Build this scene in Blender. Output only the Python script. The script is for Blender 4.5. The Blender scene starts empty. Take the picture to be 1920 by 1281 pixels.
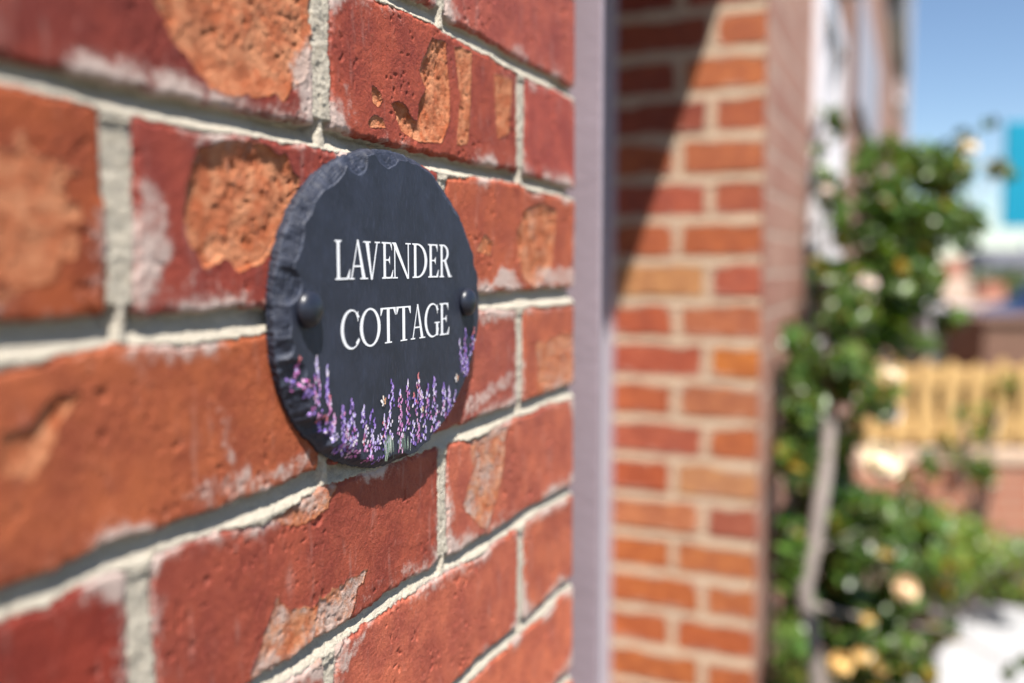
import bpy, bmesh, math, random
import numpy as np
from mathutils import Vector, Matrix

# ------------------------------------------------------------------ camera, world, sun, exposure
sc = bpy.context.scene
COL = sc.collection
R = math.radians
# axes: X = out of the wall, Y = along the wall into the distance, Z = up (metres)
FPX, TH, PI_, = 1734.6, R(23.363), R(4.6935)
CAM = np.array([.2366, -.1145, 1.516])
FW = np.array([-math.sin(TH)*math.cos(PI_), math.cos(TH)*math.cos(PI_), -math.sin(PI_)])
RT = np.array([math.cos(TH), math.sin(TH), 0.])
UP = np.cross(RT, FW)
cam_d = bpy.data.cameras.new('camera'); cam = bpy.data.objects.new('camera', cam_d); COL.objects.link(cam)
cam.matrix_world = Matrix([[RT[i], UP[i], -FW[i], CAM[i]] for i in range(3)] + [[0, 0, 0, 1]])
cam_d.sensor_width = 36; cam_d.lens = 36*FPX/1920
cam_d.clip_start = .01; cam_d.clip_end = 2000
cam_d.dof.use_dof = True; cam_d.dof.focus_distance = .452; cam_d.dof.aperture_fstop = 3.0
sc.camera = cam

SUN = Vector((1.0, -1.3, 3.0)).normalized()
world = bpy.data.worlds.new("World"); sc.world = world; world.use_nodes = True
wn = world.node_tree.nodes; wl = world.node_tree.links
bg = wn['Background']; sky = wn.new('ShaderNodeTexSky'); sky.sky_type = 'NISHITA'; sky.sun_disc = False
sky.sun_elevation = math.asin(SUN.z); sky.sun_rotation = math.atan2(SUN.x, SUN.y)
sky.air_density = .85; sky.dust_density = .0; sky.ozone_density = 2.2
wl.new(sky.outputs[0], bg.inputs[0]); bg.inputs[1].default_value = .072
sd = bpy.data.lights.new('sun', 'SUN'); sd.energy = 5.0; sd.angle = R(.53); sd.color = (1, .95, .88)
so = bpy.data.objects.new('sun', sd); COL.objects.link(so); so.rotation_euler = (-SUN).to_track_quat('-Z', 'Y').to_euler()
sc.view_settings.view_transform = 'Standard'; sc.view_settings.look = 'None'; sc.view_settings.exposure = 1.0; sc.view_settings.gamma = 1

# ------------------------------------------------------------------ helpers
def ray(x, y): return FW + RT*(x-960)/FPX - UP*(y-640.5)/FPX
def atn(x, y, n):
    d = ray(x, y); return CAM + d*((n-CAM[0])/d[0])
def atu(x, y, u):
    d = ray(x, y); return CAM + d*((u-CAM[1])/d[1])
def atZ(x, y, Z): return CAM + ray(x, y)*Z
def sl(c):   # srgb 0..255 -> linear
    return tuple(((v/255+.055)/1.055)**2.4 if v > 10 else v/255/12.92 for v in c)
rng = np.random.default_rng(7); random.seed(7)

class Noise2:
    def __init__(s, seed): s.t = np.random.default_rng(seed).random((256, 256))
    def __call__(s, x, y):
        xi = np.floor(x).astype(int); yi = np.floor(y).astype(int); fx = x-xi; fy = y-yi
        fx = fx*fx*(3-2*fx); fy = fy*fy*(3-2*fy); t = s.t
        a = t[xi & 255, yi & 255]; b = t[(xi+1) & 255, yi & 255]; c = t[xi & 255, (yi+1) & 255]; d = t[(xi+1) & 255, (yi+1) & 255]
        return (a*(1-fx)+b*fx)*(1-fy)+(c*(1-fx)+d*fx)*fy
    def fbm(s, x, y, o=4, g=.5):
        v = 0; a = 1; n = 0
        for i in range(o): v = v+a*s(x*2**i+17.3*i, y*2**i+5.1*i); n += a; a *= g
        return v/n
N1, N2, N3, N4 = Noise2(1), Noise2(2), Noise2(3), Noise2(4)
def ss(a, b, x):
    t = np.clip((x-a)/(b-a), 0, 1); return t*t*(3-2*t)

def link(o, parent=None):
    COL.objects.link(o)
    if parent: o.parent = parent
    return o
def tag(o, label=None, cat=None, group=None, kind=None):
    if label: o['label'] = label
    if cat: o['category'] = cat
    if group: o['group'] = group
    if kind: o['kind'] = kind
    return o
def empty(name, loc=(0, 0, 0), rz=0):
    o = bpy.data.objects.new(name, None); o.location = loc; o.rotation_euler = (0, 0, rz); o.empty_display_size = .05
    return link(o)
def obj(name, bm, m, parent=None, smooth=False):
    me = bpy.data.meshes.new(name); bm.to_mesh(me); bm.free()
    for mm in (m if isinstance(m, (list, tuple)) else [m]): me.materials.append(mm)
    if smooth:
        for p in me.polygons: p.use_smooth = True
    return link(bpy.data.objects.new(name, me), parent)
def grid_obj(name, P, m, parent=None, attrs=None, smooth=True, flip=False, wrap=False):
    """P: (R,C,3) array of points -> quad grid mesh"""
    r, c = P.shape[:2]
    idx = np.arange(r*c).reshape(r, c)
    if wrap: idx = np.concatenate([idx, idx[:, :1]], 1)
    q = np.stack([idx[:-1, :-1], idx[:-1, 1:], idx[1:, 1:], idx[1:, :-1]], -1).reshape(-1, 4)
    if flip: q = q[:, ::-1]
    return raw_obj(name, P.reshape(-1, 3), q, m, parent, attrs, smooth)
def raw_obj(name, V, F, m, parent=None, attrs=None, smooth=True):
    me = bpy.data.meshes.new(name)
    V = np.ascontiguousarray(V, dtype=np.float32); F = np.ascontiguousarray(F, dtype=np.int32)
    k = F.shape[1]
    me.vertices.add(len(V)); me.vertices.foreach_set('co', V.ravel())
    me.loops.add(F.size); me.loops.foreach_set('vertex_index', F.ravel())
    me.polygons.add(len(F)); me.polygons.foreach_set('loop_start', np.arange(0, F.size, k, dtype=np.int32))
    me.polygons.foreach_set('use_smooth', np.full(len(F), smooth))
    me.update(calc_edges=True)
    for a, v in (attrs or {}).items():
        v = np.asarray(v, dtype=np.float32).reshape(len(V), -1)
        if v.shape[1] == 3: v = np.concatenate([v, np.ones((len(V), 1), np.float32)], 1)
        at = me.attributes.new(a, 'FLOAT_COLOR', 'POINT'); at.data.foreach_set('color', np.ascontiguousarray(v).ravel())
    me.materials.append(m)
    return link(bpy.data.objects.new(name, me), parent)
def box(bm, x0, x1, y0, y1, z0, z1, bev=0):
    vs = [bm.verts.new(p) for p in ((x0,y0,z0),(x1,y0,z0),(x1,y1,z0),(x0,y1,z0),(x0,y0,z1),(x1,y0,z1),(x1,y1,z1),(x0,y1,z1))]
    fs = [bm.faces.new([vs[i] for i in f]) for f in ((3,2,1,0),(4,5,6,7),(0,1,5,4),(1,2,6,5),(2,3,7,6),(3,0,4,7))]
    if bev:
        es = list({e for f in fs for e in f.edges})
        bmesh.ops.bevel(bm, geom=es, offset=bev, segments=2, affect='EDGES', profile=.5)
def tube(bm, pts, rad, seg=8):
    pts = [Vector(p) for p in pts]; rings = []
    for i, p in enumerate(pts):
        d = (pts[min(i+1, len(pts)-1)]-pts[max(i-1, 0)]).normalized()
        a = d.orthogonal().normalized() if i == 0 else (a - d*a.dot(d)).normalized()
        b = d.cross(a); r = rad[i] if isinstance(rad, (list, tuple)) else rad
        rings.append([bm.verts.new(p+(a*math.cos(t)+b*math.sin(t))*r) for t in [k*2*math.pi/seg for k in range(seg)]])
    for A, B in zip(rings, rings[1:]):
        for k in range(seg): bm.faces.new((A[k], A[(k+1) % seg], B[(k+1) % seg], B[k]))
    bm.faces.new(rings[0][::-1]); bm.faces.new(rings[-1])
def lathe(bm, prof, M, seg=40):
    rings = []
    for r, h in prof:
        rings.append([bm.verts.new(M @ Vector((r*math.cos(t), r*math.sin(t), h))) for t in [k*2*math.pi/seg for k in range(seg)]])
    for A, B in zip(rings, rings[1:]):
        for k in range(seg): bm.faces.new((A[k], A[(k+1) % seg], B[(k+1) % seg], B[k]))
    bm.faces.new(rings[-1]); bm.faces.new(rings[0][::-1])

# materials -------------------------------------------------------
def newmat(name):
    m = bpy.data.materials.new(name); m.use_nodes = True
    nt = m.node_tree; b = nt.nodes['Principled BSDF']; return m, nt, b
def nd(nt, t, **k):
    n = nt.nodes.new(t)
    for a, v in k.items():
        if a in n.bl_rna.properties: setattr(n, a, v)
        else: n.inputs[a].default_value = v
    return n
def mixc(nt, f, a, b, mode='MIX'):
    n = nt.nodes.new('ShaderNodeMix'); n.data_type = 'RGBA'; n.blend_type = mode
    for s, v in ((0, f), (6, a), (7, b)):
        if isinstance(v, bpy.types.NodeSocket): nt.links.new(v, n.inputs[s])
        else: n.inputs[s].default_value = v if s == 0 else (*v[:3], 1)
    return n.outputs[2]
def math_(nt, op, a, b=0, c=None):
    n = nt.nodes.new('ShaderNodeMath'); n.operation = op
    for i, v in enumerate((a, b, c)):
        if v is None: continue
        if isinstance(v, bpy.types.NodeSocket): nt.links.new(v, n.inputs[i])
        else: n.inputs[i].default_value = v
    return n.outputs[0]
def noise(nt, scale, detail=4, rough=.5, vec=None, dist=0):
    n = nt.nodes.new('ShaderNodeTexNoise'); n.inputs['Scale'].default_value = scale; n.inputs['Detail'].default_value = detail
    n.inputs['Roughness'].default_value = rough; n.inputs['Distortion'].default_value = dist
    if vec is not None: nt.links.new(vec, n.inputs['Vector'])
    return n.outputs[0]
def ramp(nt, f, a, b):
    n = nt.nodes.new('ShaderNodeMapRange'); n.interpolation_type = 'SMOOTHSTEP'
    nt.links.new(f, n.inputs[0]); n.inputs[1].default_value = a; n.inputs[2].default_value = b
    return n.outputs[0]
def pos(nt): return nt.nodes.new('ShaderNodeNewGeometry').outputs['Position']
def bump(nt, b, h, dist, strength=1.0):
    n = nt.nodes.new('ShaderNodeBump'); n.inputs['Distance'].default_value = dist; n.inputs['Strength'].default_value = strength
    nt.links.new(h, n.inputs['Height']); nt.links.new(n.outputs[0], b.inputs['Normal']); return n
def simple(name, col, rough=.6, var=.12, scale=20, metallic=0, bumpd=0, bscale=200, spec=.5):
    m, nt, b = newmat(name); p = pos(nt)
    n1 = noise(nt, scale, 5, .6, p)
    c = mixc(nt, n1, tuple(v*(1-var*1.6) for v in col), tuple(min(1, v*(1+var*1.6)) for v in col))
    nt.links.new(c, b.inputs['Base Color']); b.inputs['Roughness'].default_value = rough; b.inputs['Metallic'].default_value = metallic
    b.inputs['Specular IOR Level'].default_value = spec
    if bumpd: bump(nt, b, noise(nt, bscale, 5, .6, p), bumpd)
    return m

def brick_mat(name, mortar, smear, spall, micro=.00035):
    """attributes: tint (brick colour), mask (r mortar, g spall, b smear)"""
    m, nt, b = newmat(name); p = pos(nt)
    tint = nd(nt, 'ShaderNodeAttribute', attribute_name='tint').outputs['Color']
    mk = nd(nt, 'ShaderNodeSeparateColor'); nt.links.new(nd(nt, 'ShaderNodeAttribute', attribute_name='mask').outputs['Color'], mk.inputs[0])
    MO, SP, SM = mk.outputs
    n_lo = noise(nt, 38, 5, .6, p); n_mid = noise(nt, 230, 5, .65, p); n_hi = noise(nt, 1500, 4, .7, p); n_c = noise(nt, 95, 4, .6, p, .6); n_g = noise(nt, 620, 3, .6, p)
    # fired face: darker and lighter drifts, fine specks
    c = mixc(nt, ramp(nt, n_lo, .32, .7), mixc(nt, 1.0, tint, (.74, .66, .72), 'MULTIPLY'), mixc(nt, 1.0, tint, (1.16, 1.22, 1.1), 'MULTIPLY'))
    c = mixc(nt, math_(nt, 'MULTIPLY', ramp(nt, n_mid, .52, .78), .5), c, mixc(nt, 1.0, tint, (1.25, 1.5, 1.6), 'MULTIPLY'))
    c = mixc(nt, math_(nt, 'MULTIPLY', ramp(nt, n_hi, .54, .68), .42), c, mixc(nt, 1.0, tint, (1.5, 2.1, 2.4), 'MULTIPLY'))
    c = mixc(nt, math_(nt, 'MULTIPLY', ramp(nt, n_hi, .46, .33), .5), c, mixc(nt, 1.0, tint, (.45, .3, .35), 'MULTIPLY'))
    c = mixc(nt, math_(nt, 'MULTIPLY', ramp(nt, n_g, .56, .66), .4), c, mixc(nt, 1.0, tint, (1.35, 1.7, 1.8), 'MULTIPLY'))
    c = mixc(nt, math_(nt, 'MULTIPLY', ramp(nt, n_g, .42, .33), .5), c, mixc(nt, 1.0, tint, (.5, .35, .4), 'MULTIPLY'))
    n_st = nt.nodes.new('ShaderNodeMapping'); nt.links.new(p, n_st.inputs[0]); n_st.inputs['Scale'].default_value = (1, 1, .22)
    c = mixc(nt, math_(nt, 'MULTIPLY', ramp(nt, noise(nt, 130, 4, .6, n_st.outputs[0]), .56, .74), .16), c, smear)
    c = mixc(nt, math_(nt, 'MULTIPLY', ramp(nt, noise(nt, 22, 5, .65, p, .8), .56, .72), .55), c, mixc(nt, 1.0, tint, (.52, .40, .42), 'MULTIPLY'))
    # spalled core
    s = mixc(nt, ramp(nt, n_c, .35, .68), tuple(v*.80 for v in spall), (min(1, spall[0]*1.12), spall[1]*1.8, spall[2]*2.6))
    s = mixc(nt, math_(nt, 'MULTIPLY', ramp(nt, n_mid, .40, .28), .4), s, (spall[0]*.62, spall[1]*.42, spall[2]*.4))
    s = mixc(nt, math_(nt, 'MULTIPLY', ramp(nt, n_hi, .6, .75), .4), s, (.75, .5, .36))
    spf = ramp(nt, math_(nt, 'ADD', SP, math_(nt, 'MULTIPLY', math_(nt, 'SUBTRACT', n_mid, .5), 1.7)), .2, .8)
    c = mixc(nt, spf, c, s)
    # mortar film wiped over the faces
    smf = math_(nt, 'ADD', SM, math_(nt, 'MULTIPLY', math_(nt, 'SUBTRACT', n_mid, .5), 1.3))
    smf = math_(nt, 'ADD', smf, math_(nt, 'MULTIPLY', math_(nt, 'SUBTRACT', n_hi, .5), .8))
    c = mixc(nt, math_(nt, 'MULTIPLY', ramp(nt, smf, .34, .95), .86), c, smear)
    # mortar body: sandy grains
    g = mixc(nt, ramp(nt, n_hi, .3, .62), tuple(v*.66 for v in mortar), tuple(min(1, v*1.08) for v in mortar))
    g = mixc(nt, math_(nt, 'MULTIPLY', ramp(nt, n_c, .5, .75), .35), g, tuple(v*q for v, q in zip(mortar, (.82, .76, .66))))
    mof = ramp(nt, math_(nt, 'ADD', MO, math_(nt, 'MULTIPLY', math_(nt, 'SUBTRACT', n_mid, .5), .5)), .4, .6)
    c = mixc(nt, mof, c, g)
    nt.links.new(c, b.inputs['Base Color'])
    rr = math_(nt, 'ADD', math_(nt, 'MULTIPLY', mof, .3), .62); nt.links.new(rr, b.inputs['Roughness'])
    b.inputs['Specular IOR Level'].default_value = .35
    rough = math_(nt, 'ADD', math_(nt, 'MAXIMUM', MO, SP), .5)
    h = math_(nt, 'MULTIPLY', math_(nt, 'ADD', math_(nt, 'ADD', n_hi, math_(nt, 'MULTIPLY', n_g, .9)), math_(nt, 'MULTIPLY', n_mid, 1.2)), rough)
    bump(nt, b, h, micro*2.6, 1)
    return m

# ------------------------------------------------------------------ brickwork height field
def poly_sd(U, Z, poly):
    """signed distance, positive inside"""
    poly = np.array(poly); d = np.full(U.shape, 1e9); ins = np.zeros(U.shape, bool)
    for (x0, y0), (x1, y1) in zip(poly, np.roll(poly, -1, 0)):
        ex, ey = x1-x0, y1-y0; t = np.clip(((U-x0)*ex+(Z-y0)*ey)/(ex*ex+ey*ey), 0, 1)
        d = np.minimum(d, np.hypot(U-x0-t*ex, Z-y0-t*ey))
        c = (y0 > Z) != (y1 > Z)
        with np.errstate(divide='ignore', invalid='ignore'): ins ^= c & (U < (x1-x0)*(Z-y0)/(y1-y0+1e-12)+x0)
    return np.where(ins, d, -d)

def refine(lo, hi, f0, f1, step, knots):
    """1D samples: dense between f0 and f1, elsewhere only at joint edges"""
    a = list(np.arange(f0, f1, step))+[f1]
    for k in knots:
        if lo < k < f0-.002 or f1+.002 < k < hi: a.append(k)
    a += [lo, hi]
    return np.unique(np.round(np.array(a), 5))

# ================================================================== SETTING
M_soil = simple('soil', (.10, .075, .05), .95, .4, 6, bumpd=.02, bscale=30)
M_conc = simple('pale_concrete', (.37, .37, .38), .8, .06, 3, bumpd=.002, bscale=60)
bm = bmesh.new(); box(bm, -60, 400, -20, 900, -.4, 0); tag(obj('ground', bm, M_soil), kind='structure')
bm = bmesh.new(); box(bm, .36, 1.9, 3.1, 4.32, .0, .045, .008); tag(obj('path', bm, M_conc), kind='structure')
M_grass = simple('grass_green', (.07, .12, .025), .9, .5, 2.5, bumpd=.02, bscale=90)
bm = bmesh.new(); box(bm, 1.9, 14, 3.0, 40, 0, .03); tag(obj('lawn', bm, M_grass), kind='structure')

# ================================================================== NEAR BRICK WALL
UE = .5560                           # end of the wall at the doorway
BT = {                                # lower arris of the course above each bed joint, as seen on the wall
0: [(817,18),(830,30),(900,68),(980,113),(1070,162)],
1: [(100,125),(300,178),(480,215),(590,237),(780,283),(850,298),(980,325),(1070,353)],
2: [(0,607),(100,602),(200,595),(320,588),(900,552),(1070,540)],
3: [(0,1103),(100,1073),(200,1023),(320,987),(380,967),(500,922),(600,882),(850,803),(950,767),(1070,722)],
4: [(480,1280),(600,1200),(740,1108),(780,1083),(825,1057),(880,1023),(950,983),(1000,948),(1070,912)],
5: [(855,1278),(900,1233),(975,1173),(1050,1101),(1075,1081)],
6: [(1050,1275),(1075,1251)]}
Z0 = 1.6496
def joint_line(j, u):
    z = Z0-.075*j
    if j in BT:
        P = np.array([atn(x, y, 0)[1:] for x, y in BT[j]]); o = np.argsort(P[:, 0]); P = P[o]
        dz = np.clip(P[:, 1]-z, -.003, .003)
        us = np.concatenate([[P[0, 0]-.1], P[:, 0], [P[-1, 0]+.1]]); dz = np.concatenate([[0], dz, [0]])
        return z+np.interp(u, us, dz)
    return z+0*u
JT = {0: .0095, 1: .0088, 2: .0108, 3: .0098, 4: .0088, 5: .0085}     # thickness of the joint
JD = {0: .0060, 1: .0085, 2: .0066, 3: .0060, 4: .0052, 5: .0042}     # how far it is struck back at its top
VJ = {1: [.2262, .4490], 2: [.1125, .3375], 3: [.2250, .4480], 4: [.1155, .3370], 5: [.2250, .4490], 0: [.1125, .3385]}

def px_poly(pts): return [tuple(atn(x, y, 0)[1:]) for x, y in pts]
SPALLS = [  # outline, depth, edge noise
 ([(292,0),(318,60),(350,110),(395,165),(470,185),(535,182),(572,150),(588,80),(592,-60),(300,-60)], .0018, .0024),
 ([(372,275),(352,330),(345,385),(350,440),(385,505),(410,498),(428,485),(450,512),(492,498),(520,450),(562,405),(560,335),(540,298),(500,270),(430,262)], .0022, .0013, .28),
 ([(699,158),(714,172),(720,192),(711,203),(700,193),(698,172)], .0021, .0004),
 ([(786,132),(812,70),(838,78),(842,132),(846,170),(844,232),(830,270),(790,268),(752,246),(736,196),(748,190),(762,200),(776,226),(784,228),(786,195),(800,166)], .0024, .0007),
 ([(852,85),(886,95),(884,200),(878,272),(856,272),(864,180)], .0009, .0008),
 ([(926,135),(962,150),(956,250),(934,262)], .0007, .001),
 ([(704,214),(718,222),(724,240),(695,240),(690,228)], .0010, .0006),
 ([(985,392),(1022,380),(1045,396),(1036,500),(1010,545),(982,520),(968,440)], .0015, .0016, .35),
 ([(893,470),(908,440),(926,452),(918,480)], .0008, .0006),
 ([(878,806),(950,800),(944,880),(932,940),(915,992),(896,985),(868,950),(888,880)], .0008, .0012, .62),
 ([(498,1190),(522,1122),(545,1145),(590,1135),(604,1118),(622,1130),(628,1172),(560,1258),(470,1275)], .0010, .0016, .5),
 ([(-60,260),(40,250),(110,300),(150,420),(120,520),(60,560),(-60,560)], .0004, .008),
 ([(600,1120),(690,1070),(668,1130),(650,1200),(610,1262),(575,1250)], .0008, .0026, .6),
 ([(560,925),(640,900),(612,960),(560,985),(500,975)], .0008, .0018, .5),
 ([(0,810),(60,800),(110,730),(150,740),(60,900),(0,900)], .0016, .002),
 ([(1005,640),(1078,625),(1078,740),(1010,735)], .0006, .004, .4),
]
SMEARS = [  # mortar film wiped over brick faces
 ([(545,120),(590,60),(594,240),(560,225),(556,180)], 1.1),
 ([(420,180),(520,190),(590,250),(420,225),(300,160)], .5),
 ([(255,330),(300,360),(330,470),(270,560),(240,520)], .75),
 ([(330,500),(360,470),(450,530),(440,570),(330,565)], .35),
 ([(330,930),(380,890),(450,880),(530,860),(590,830),(600,880),(400,960)], .6),
 ([(940,500),(965,505),(985,548),(905,548)], .9),
 ([(1010,500),(1075,495),(1075,538),(1000,545)], .7),
 ([(622,1240),(800,1075),(880,1035),(700,1150),(640,1281)], .85),
 ([(560,1080),(600,1105),(830,1000),(828,960),(640,1060)], .25),
 ([(840,860),(858,980),(835,1010),(826,900)], .7),
 ([(395,740),(420,730),(440,870),(410,880)], .5),
 ([(640,150),(662,160),(680,240),(640,235)], .45),
 ([(900,215),(935,200),(975,320),(900,300)], .3),
 ([(880,560),(965,575),(965,600),(880,612)], .8),
 ([(870,750),(960,690),(968,720),(870,790)], .7),
 ([(130,380),(210,430),(240,520),(150,520)], .3),
]
TINTS = {  # course -> list of (u_end, rgb) sunlit look
 -1: [(9, (165,75,60))],
 0: [(.1125, (150,60,50)), (.3375, (165,72,58)), (9, (172,80,66))],
 1: [(.225, (132,48,36)), (.45, (160,68,50)), (9, (172,74,62))],
 2: [(.1125, (168,76,42)), (.3375, (146,58,46)), (9, (178,84,58))],
 3: [(.225, (168,82,52)), (.45, (166,80,66)), (9, (182,90,66))],
 4: [(.1125, (140,48,36)), (.3375, (158,70,54)), (9, (184,92,72))],
 5: [(.225, (165,74,56)), (.45, (186,92,72)), (9, (190,96,72))],
 6: [(9, (190,96,72))],
}
def brick_field(U, Z, courses, zline, jt, jd, vj, vw, tint_of, seed=0, micro=1.0, edge=1.0):
    """returns height n, mask, tint for grid U,Z"""
    H = np.zeros(U.shape); mortar = np.ones(U.shape); smear = np.zeros(U.shape); tint = np.zeros(U.shape+(3,))
    o = seed*31.7
    wob = (N1.fbm(U*90+o, Z*90, 3)-.5)*.0034*edge+(N2.fbm(U*500+o, Z*500, 3)-.5)*.0022*edge
    dm = np.full(U.shape, -1.0); H_b = np.zeros(U.shape)
    Hm = np.full(U.shape, -.002)
    u1, z1 = U[0], Z[:, 0]
    for c in courses:
        zc_ = zline(c, u1[:1])[0]
        i0, i1 = np.searchsorted(z1, [zc_-.034, zc_+.098])
        if i1 <= i0: continue
        js = vj(c); js = [js[0]-.225]+list(js)+[js[-1]+.225]
        if js[0] > u1[0]: js[0] = u1[0]-.03
        if js[-1] < u1[-1]: js[-1] = u1[-1]+.03
        for a, b_ in zip(js, js[1:]):
            j0, j1 = np.searchsorted(u1, [a-.02, b_+.02])
            S = (slice(i0, i1), slice(j0, j1)); u_, z_ = U[S], Z[S]
            f = rng.normal(0, 1, 5)
            if j1 <= j0: continue
            top = zline(c-1, u_)-jt(c-1)*(1+.5*(N3(u_*25+c*3.1, 0*u_+c)-.5)); bot = zline(c, u_)
            du = np.minimum(u_-(a+vw/2+f[3]*.0007), (b_-vw/2+f[4]*.0007)-u_)
            d = np.minimum(np.minimum(top-z_, z_-bot), du)
            cr = .003                                   # rounded corner
            q = np.minimum(np.minimum(top-z_, z_-bot), cr)-cr; q2 = np.minimum(du, cr)-cr
            d = np.where((q < 0) & (q2 < 0), cr-np.hypot(q, q2), d)
            mid = (a+b_)/2; sel = d > dm[S]
            dm[S] = np.where(sel, d, dm[S])
            tint[S][sel] = np.array(tint_of(c, mid))
            hb = f[0]*.0004+f[1]*.003*(z_-(top+bot)/2)+f[2]*.0015*(u_-mid)
            H_b[S] = np.where(sel, hb, H_b[S])
            # more wiped mortar along the lower edge of each brick
            e = np.clip(1-(z_-bot)/.016, 0, 1)*1.05+np.clip(1-(top-z_)/.012, 0, 1)*.95+np.clip(1-du/.013, 0, 1)*.75
            smear[S] = np.where(sel, e, smear[S])
        # perpends of this course, then the bed joint below it
        S = (slice(i0, i1), slice(None)); u_, z_ = U[S], Z[S]; zt = zline(c, u_); th = jt(c)
        inc = (z_ > zt+.002) & (z_ < zt+.08)
        Hm[S] = np.where(inc, -.0010+.0007*(N3.fbm(u_*70, z_*35+c, 3)-.5)*2, Hm[S])
        t = np.clip((zt-z_)/th, 0, 1.15)
        dep = jd(c)*(1+.8*(N3.fbm(u_*30+c*9.7, 0*u_+3, 2)-.5))
        prof = -dep*np.clip(1-t, 0, 1)**.75-.0002+.0012*np.exp(-((t-.85)/.25)**2)*N2.fbm(u_*160, z_*160+c, 3)
        for uj in vj(c):                                # the perpend runs down over the bed joint
            rdg = np.exp(-((u_-uj-.0004)/(.0032+.0035*t))**4)
            prof = np.maximum(prof, -.0009*rdg-.02*(1-rdg))
        inb = (z_ < zt+.0035) & (z_ > zt-th-.004)
        Hm[S] = np.where(inb, prof, Hm[S])
    d = dm+wob
    Hm += (N4.fbm(U*520+o, Z*520, 3)-.5)*.0010*micro+(N1.fbm(U*150, Z*150+o, 3)-.5)*.0010*micro
    f = ss(-.0005, .0005, d)
    face = H_b+(N1.fbm(U*14+o, Z*14, 3)-.5)*.0012+(N2.fbm(U*260+o, Z*260, 4)-.5)*.00042*micro
    face -= .0016*np.clip(1-d/.0026, 0, 1)**2
    pits = ss(.80, .9, N3(U*420+o, Z*420))*ss(.5, .75, N4(U*60+o, Z*60)); face -= pits*.0009*micro
    sm = smear*np.clip(.42+2.6*(N1.fbm(U*38+o+9, Z*38, 3)-.46), .08, 1.3)
    sm = np.clip(sm, 0, 1.2); face += .0004*np.clip(sm, 0, 1)*micro
    H = face*f+Hm*(1-f)
    mortar = 1-ss(-.0004, .0006, d)
    return H, mortar, sm, tint, d

def srgb_albedo(c, k=1.0): return tuple(min(.9, v*k*q) for v, q in zip(sl(c), (1, 1.11, 1.06)))
KB = .95
def tint_near(c, u):
    for ue, col in TINTS.get(max(-1, min(6, c)), [(9, (165,75,60))]):
        if u < ue: break
    h = (math.sin(c*12.9898+round(u*9)*78.233)*43758.5453) % 1
    k = 1 if (0 <= c <= 5 and u > 0) else .8+.4*h
    return tuple(v*k for v in srgb_albedo(col, KB))
def vj_near(c):
    fine = VJ.get(c)
    off = 0 if c % 2 == 0 else .1125
    base = [off+.225*k+.1125 for k in range(-12, 3)]
    if fine:
        base = [b_ for b_ in base if b_ < fine[0]-.1]+list(fine)
    return [b_ for b_ in base if b_ < UE-.03]
uk = sorted(k*.1125+d for k in range(-14, 6) for d in (-.0075, -.0055, .0, .0055, .0075))
zk = sorted(Z0-.075*j+d for j in range(-22, 24) for d in (.0025, .0006, -.0004, -.004, -.008, -.0098, -.0112, -.013))
us = refine(-1.4, UE, .035, UE, .00062, uk); zs = refine(.0, 3.2, 1.175, 1.745, .00062, zk)
U, Z = np.meshgrid(us, zs)
H, mo, sm, tint, dd = brick_field(U, Z, range(22, -22, -1), joint_line, lambda j: JT.get(j, .0098), lambda j: JD.get(j, .005), vj_near, .0112, tint_near)
spm = np.zeros(U.shape)
for poly, dep, en, *pale in SPALLS:
    P = px_poly(poly); pu = [p[0] for p in P]; pz = [p[1] for p in P]; mg = .01
    i0, i1 = np.searchsorted(zs, [min(pz)-mg, max(pz)+mg]); j0, j1 = np.searchsorted(us, [min(pu)-mg, max(pu)+mg])
    S = (slice(i0, i1), slice(j0, j1)); u_, z_ = U[S], Z[S]
    sd_ = poly_sd(u_, z_, P)+(N2.fbm(u_*180, z_*180, 4)-.5)*en*2.4+(N1.fbm(u_*700, z_*700, 2)-.5)*.0008
    sd_ = np.minimum(sd_, dd[S]+.0012)
    a = ss(0, .0009, sd_); dp = dep*(.55+.45*ss(0, .008, sd_))
    fl = N3.fbm(u_*70, z_*70, 4)
    lump = (.55*np.floor(fl*11)/11+.45*fl-.45)*dep*1.3+(N4.fbm(u_*560, z_*560, 3)-.5)*.0006
    lump -= ss(.80, .88, N1(u_*240, z_*240))*.0005
    H[S] = H[S]-a*(dp-lump); spm[S] = np.maximum(spm[S], ss(-.0003, .0006, sd_)); sm[S] = sm[S]*(1-.65*a)+(pale[0] if pale else 0)*a*(.4+1.2*N4.fbm(u_*70, z_*70, 3))
for poly, k in SMEARS:
    P = px_poly(poly); pu = [p[0] for p in P]; pz = [p[1] for p in P]; mg = .012
    i0, i1 = np.searchsorted(zs, [min(pz)-mg, max(pz)+mg]); j0, j1 = np.searchsorted(us, [min(pu)-mg, max(pu)+mg])
    S = (slice(i0, i1), slice(j0, j1)); u_, z_ = U[S], Z[S]
    sd_ = poly_sd(u_, z_, P)+(N3.fbm(u_*140, z_*90, 4)-.5)*.009
    a = ss(-.003, .004, sd_)*k*(.6+.8*N2.fbm(u_*90, z_*45, 3)); sm[S] = np.maximum(sm[S], a); H[S] += .0002*a
H = H-.004*np.clip(1-(UE-U)/.0035, 0, 1)**2     # rounded end arris
P = np.stack([H, U, Z], -1)
M_brick = brick_mat('weathered_brick', sl((212,202,184)), sl((198,180,170)), sl((206,110,64)))
wall = grid_obj('brick_wall', P, M_brick, None, {'tint': tint, 'mask': np.stack([mo, spm, sm], -1)}, flip=False)
tag(wall, 'old red brick wall with pale mortar and flaking brick faces, carrying the slate sign', 'brick wall')
del U, Z, H, mo, sm, tint, dd, spm, P

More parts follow.
